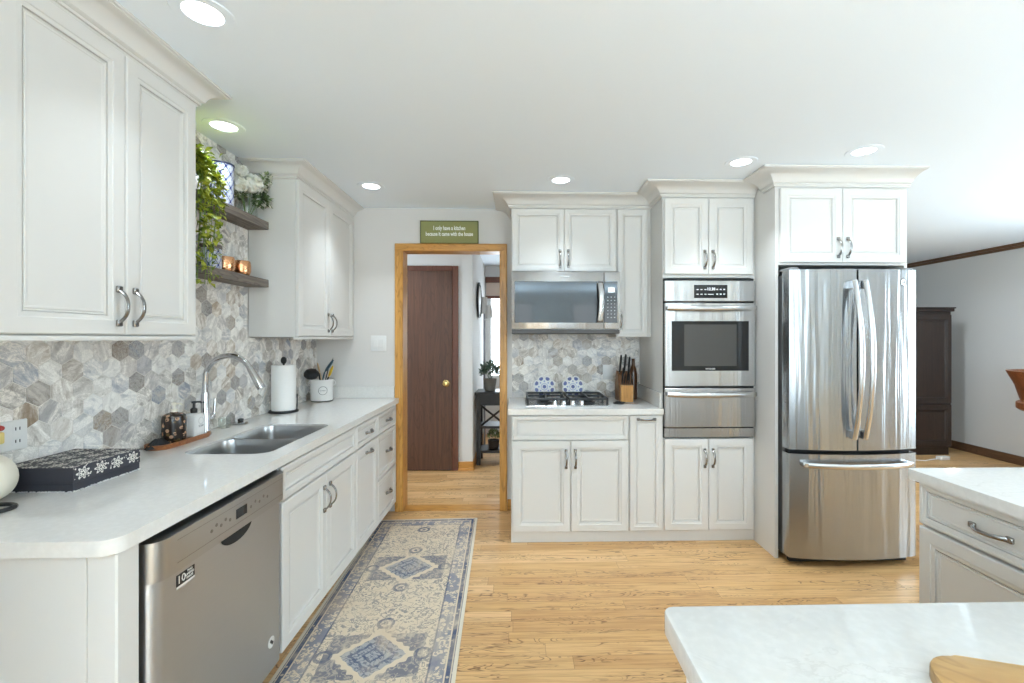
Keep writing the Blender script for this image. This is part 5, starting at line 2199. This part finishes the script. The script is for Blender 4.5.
b.lathe([(0.045, 1.70), (0.036, 1.91), (0.033, 1.91), (0.042, 1.70)], (0.0, 0, 0), 24, cap0=False, cap1=False)
b.build('shade', TRIMWHITE, lm)
b = B()
b.lathe([(0.05, 1.645), (0.04, 1.80), (0.037, 1.80), (0.047, 1.645)], (0.06, -0.05, 0), 24, cap0=False, cap1=False)
b.tube([(0, 0, 1.62), (0.06, -0.05, 1.65)], 0.008, 8)
b.build('shade', TRIMWHITE, lm)
wc = thing('wall_decoration', 'round metal wall piece seen edge-on on the hall passage wall', 'wall decoration', (-0.489, 5.4, 1.84))
b = B()
b.tube([(0.02, 0.22 * cos(2 * pi * i / 30), 0.20 * sin(2 * pi * i / 30)) for i in range(31)], 0.014, 8)
b.build('outer_ring', BLACK, wc)
b = B()
b.lathe([(0.03, 0.002), (0.17, 0.004), (0.175, 0.02), (0.16, 0.028), (0.05, 0.034), (0.004, 0.036)], seg=32, axis='X')
b.build('face', TRIMWHITE, wc)
b = B()
for i in range(12):
    a = 2 * pi * i / 12
    b.tube([(0.02, 0.17 * cos(a), 0.17 * sin(a)), (0.02, 0.215 * cos(a), 0.20 * sin(a))], 0.006, 6)
b.build('spokes', BLACK, wc)

# ------------------------------------------------------------------ sitting room beyond the right run
ar = thing('armoire', 'tall dark brown wooden armoire in the sitting room beyond the refrigerator', 'armoire', (3.95, 5.30, 0))
b = B()
Wa, Ha = 1.20, 1.76
b.box(0, 0, 0.09, Wa, 0.5, Ha - 0.05, 0, 0.003)
b.box(0.01, 0.02, 0.0, Wa - 0.01, 0.48, 0.09)
b.build('carcass', ESPRESSO, ar)
b = B()
b.box(-0.02, -0.03, Ha - 0.05, Wa + 0.02, 0.5, Ha - 0.015, 0, 0.006)
b.box(-0.03, -0.04, Ha - 0.015, Wa + 0.03, 0.5, Ha, 0, 0.004)
b.build('cornice', ESPRESSO, ar)
for k in range(2):
    for (z0, z1, nm) in ((0.62, Ha - 0.09, 'door'), (0.11, 0.60, 'door')):
        b = B()
        door_panel(b, 0.01 + k * (Wa / 2), Wa / 2 - 0.01 + k * (Wa / 2), z0, z1, fw=0.07)
        dd_ = b.build(nm, ESPRESSO, ar, 25)
        b = B()
        b.sphere((Wa / 2 + (0.04 if k else -0.04), -0.03, (z0 + z1) / 2), 0.012)
        b.build('knob', BRASS, dd_)
ad = thing('power_adapter', 'small white power adapter with cord on the floor by the armoire', 'adapter', (4.86, 5.10, 0), radians(12))
b = B()
b.box(-0.07, -0.03, 0.001, 0.07, 0.03, 0.04, 0, 0.006, 2)
b.build('housing', TRIMWHITE, ad)
b = B()
b.tube([(-0.07, 0, 0.018), (-0.14, 0.02, 0.006), (-0.26, 0.0, 0.005), (-0.36, 0.06, 0.005)], 0.005, 8)
b.build('cord', TRIMWHITE, ad)

bs = thing('bar_stool', 'brown wooden bar stool with low splayed back at the right edge', 'bar stool', (5.03, 4.0, 0), 0)
b = B()
b.lathe([(0.05, 0.705), (0.34, 0.71), (0.365, 0.73), (0.365, 0.785), (0.34, 0.80), (0.02, 0.79)], seg=36)
b.build('seat', STOOLWOOD, bs)
b = B()
rr = []
for (ra, z) in ((0.335, 0.795), (0.375, 0.95), (0.435, 1.085), (0.407, 1.085), (0.35, 0.95), (0.31, 0.795)):
    ring = []
    for i in range(25):
        a = radians(70 + 200 * i / 24)
        ring.append(Vector((ra * cos(a), ra * sin(a), z)))
    rr.append(ring)
rr.append(rr[0])
b.rings(rr, closed=False, cap0=False, cap1=False)
b.build('backrest', STOOLWOOD, bs)
for i in range(4):
    a = radians(45 + 90 * i)
    b = B()
    b.tube([(0.22 * cos(a), 0.22 * sin(a), 0.704), (0.30 * cos(a), 0.30 * sin(a), 0.0)], [0.024, 0.017], 10)
    b.build('leg', STOOLWOOD, bs)
b = B()
b.tube([(0.268 * cos(2 * pi * i / 28), 0.268 * sin(2 * pi * i / 28), 0.25) for i in range(29)], 0.009, 8)
b.build('foot_ring', BLACK, bs)

ws = thing('low_stool', 'low stool with black wire legs half hidden behind the right worktop', 'stool', (2.86, 2.98, 0), radians(10))
b = B()
b.prism(rrect(-0.2, -0.2, 0.2, 0.2, 0.06, 6), 0.43, 0.46, 0, 0.006)
b.build('seat', STOOLWOOD, ws)
for (sx, sy) in ((-1, -1), (1, -1), (1, 1), (-1, 1)):
    b = B()
    b.tube([(sx * 0.13, sy * 0.17, 0.429), (sx * 0.21, sy * 0.21, 0.006)], 0.007, 8)
    b.tube([(sx * 0.17, sy * 0.11, 0.429), (sx * 0.21, sy * 0.21, 0.006)], 0.007, 8)
    b.build('leg', BLACK, ws)
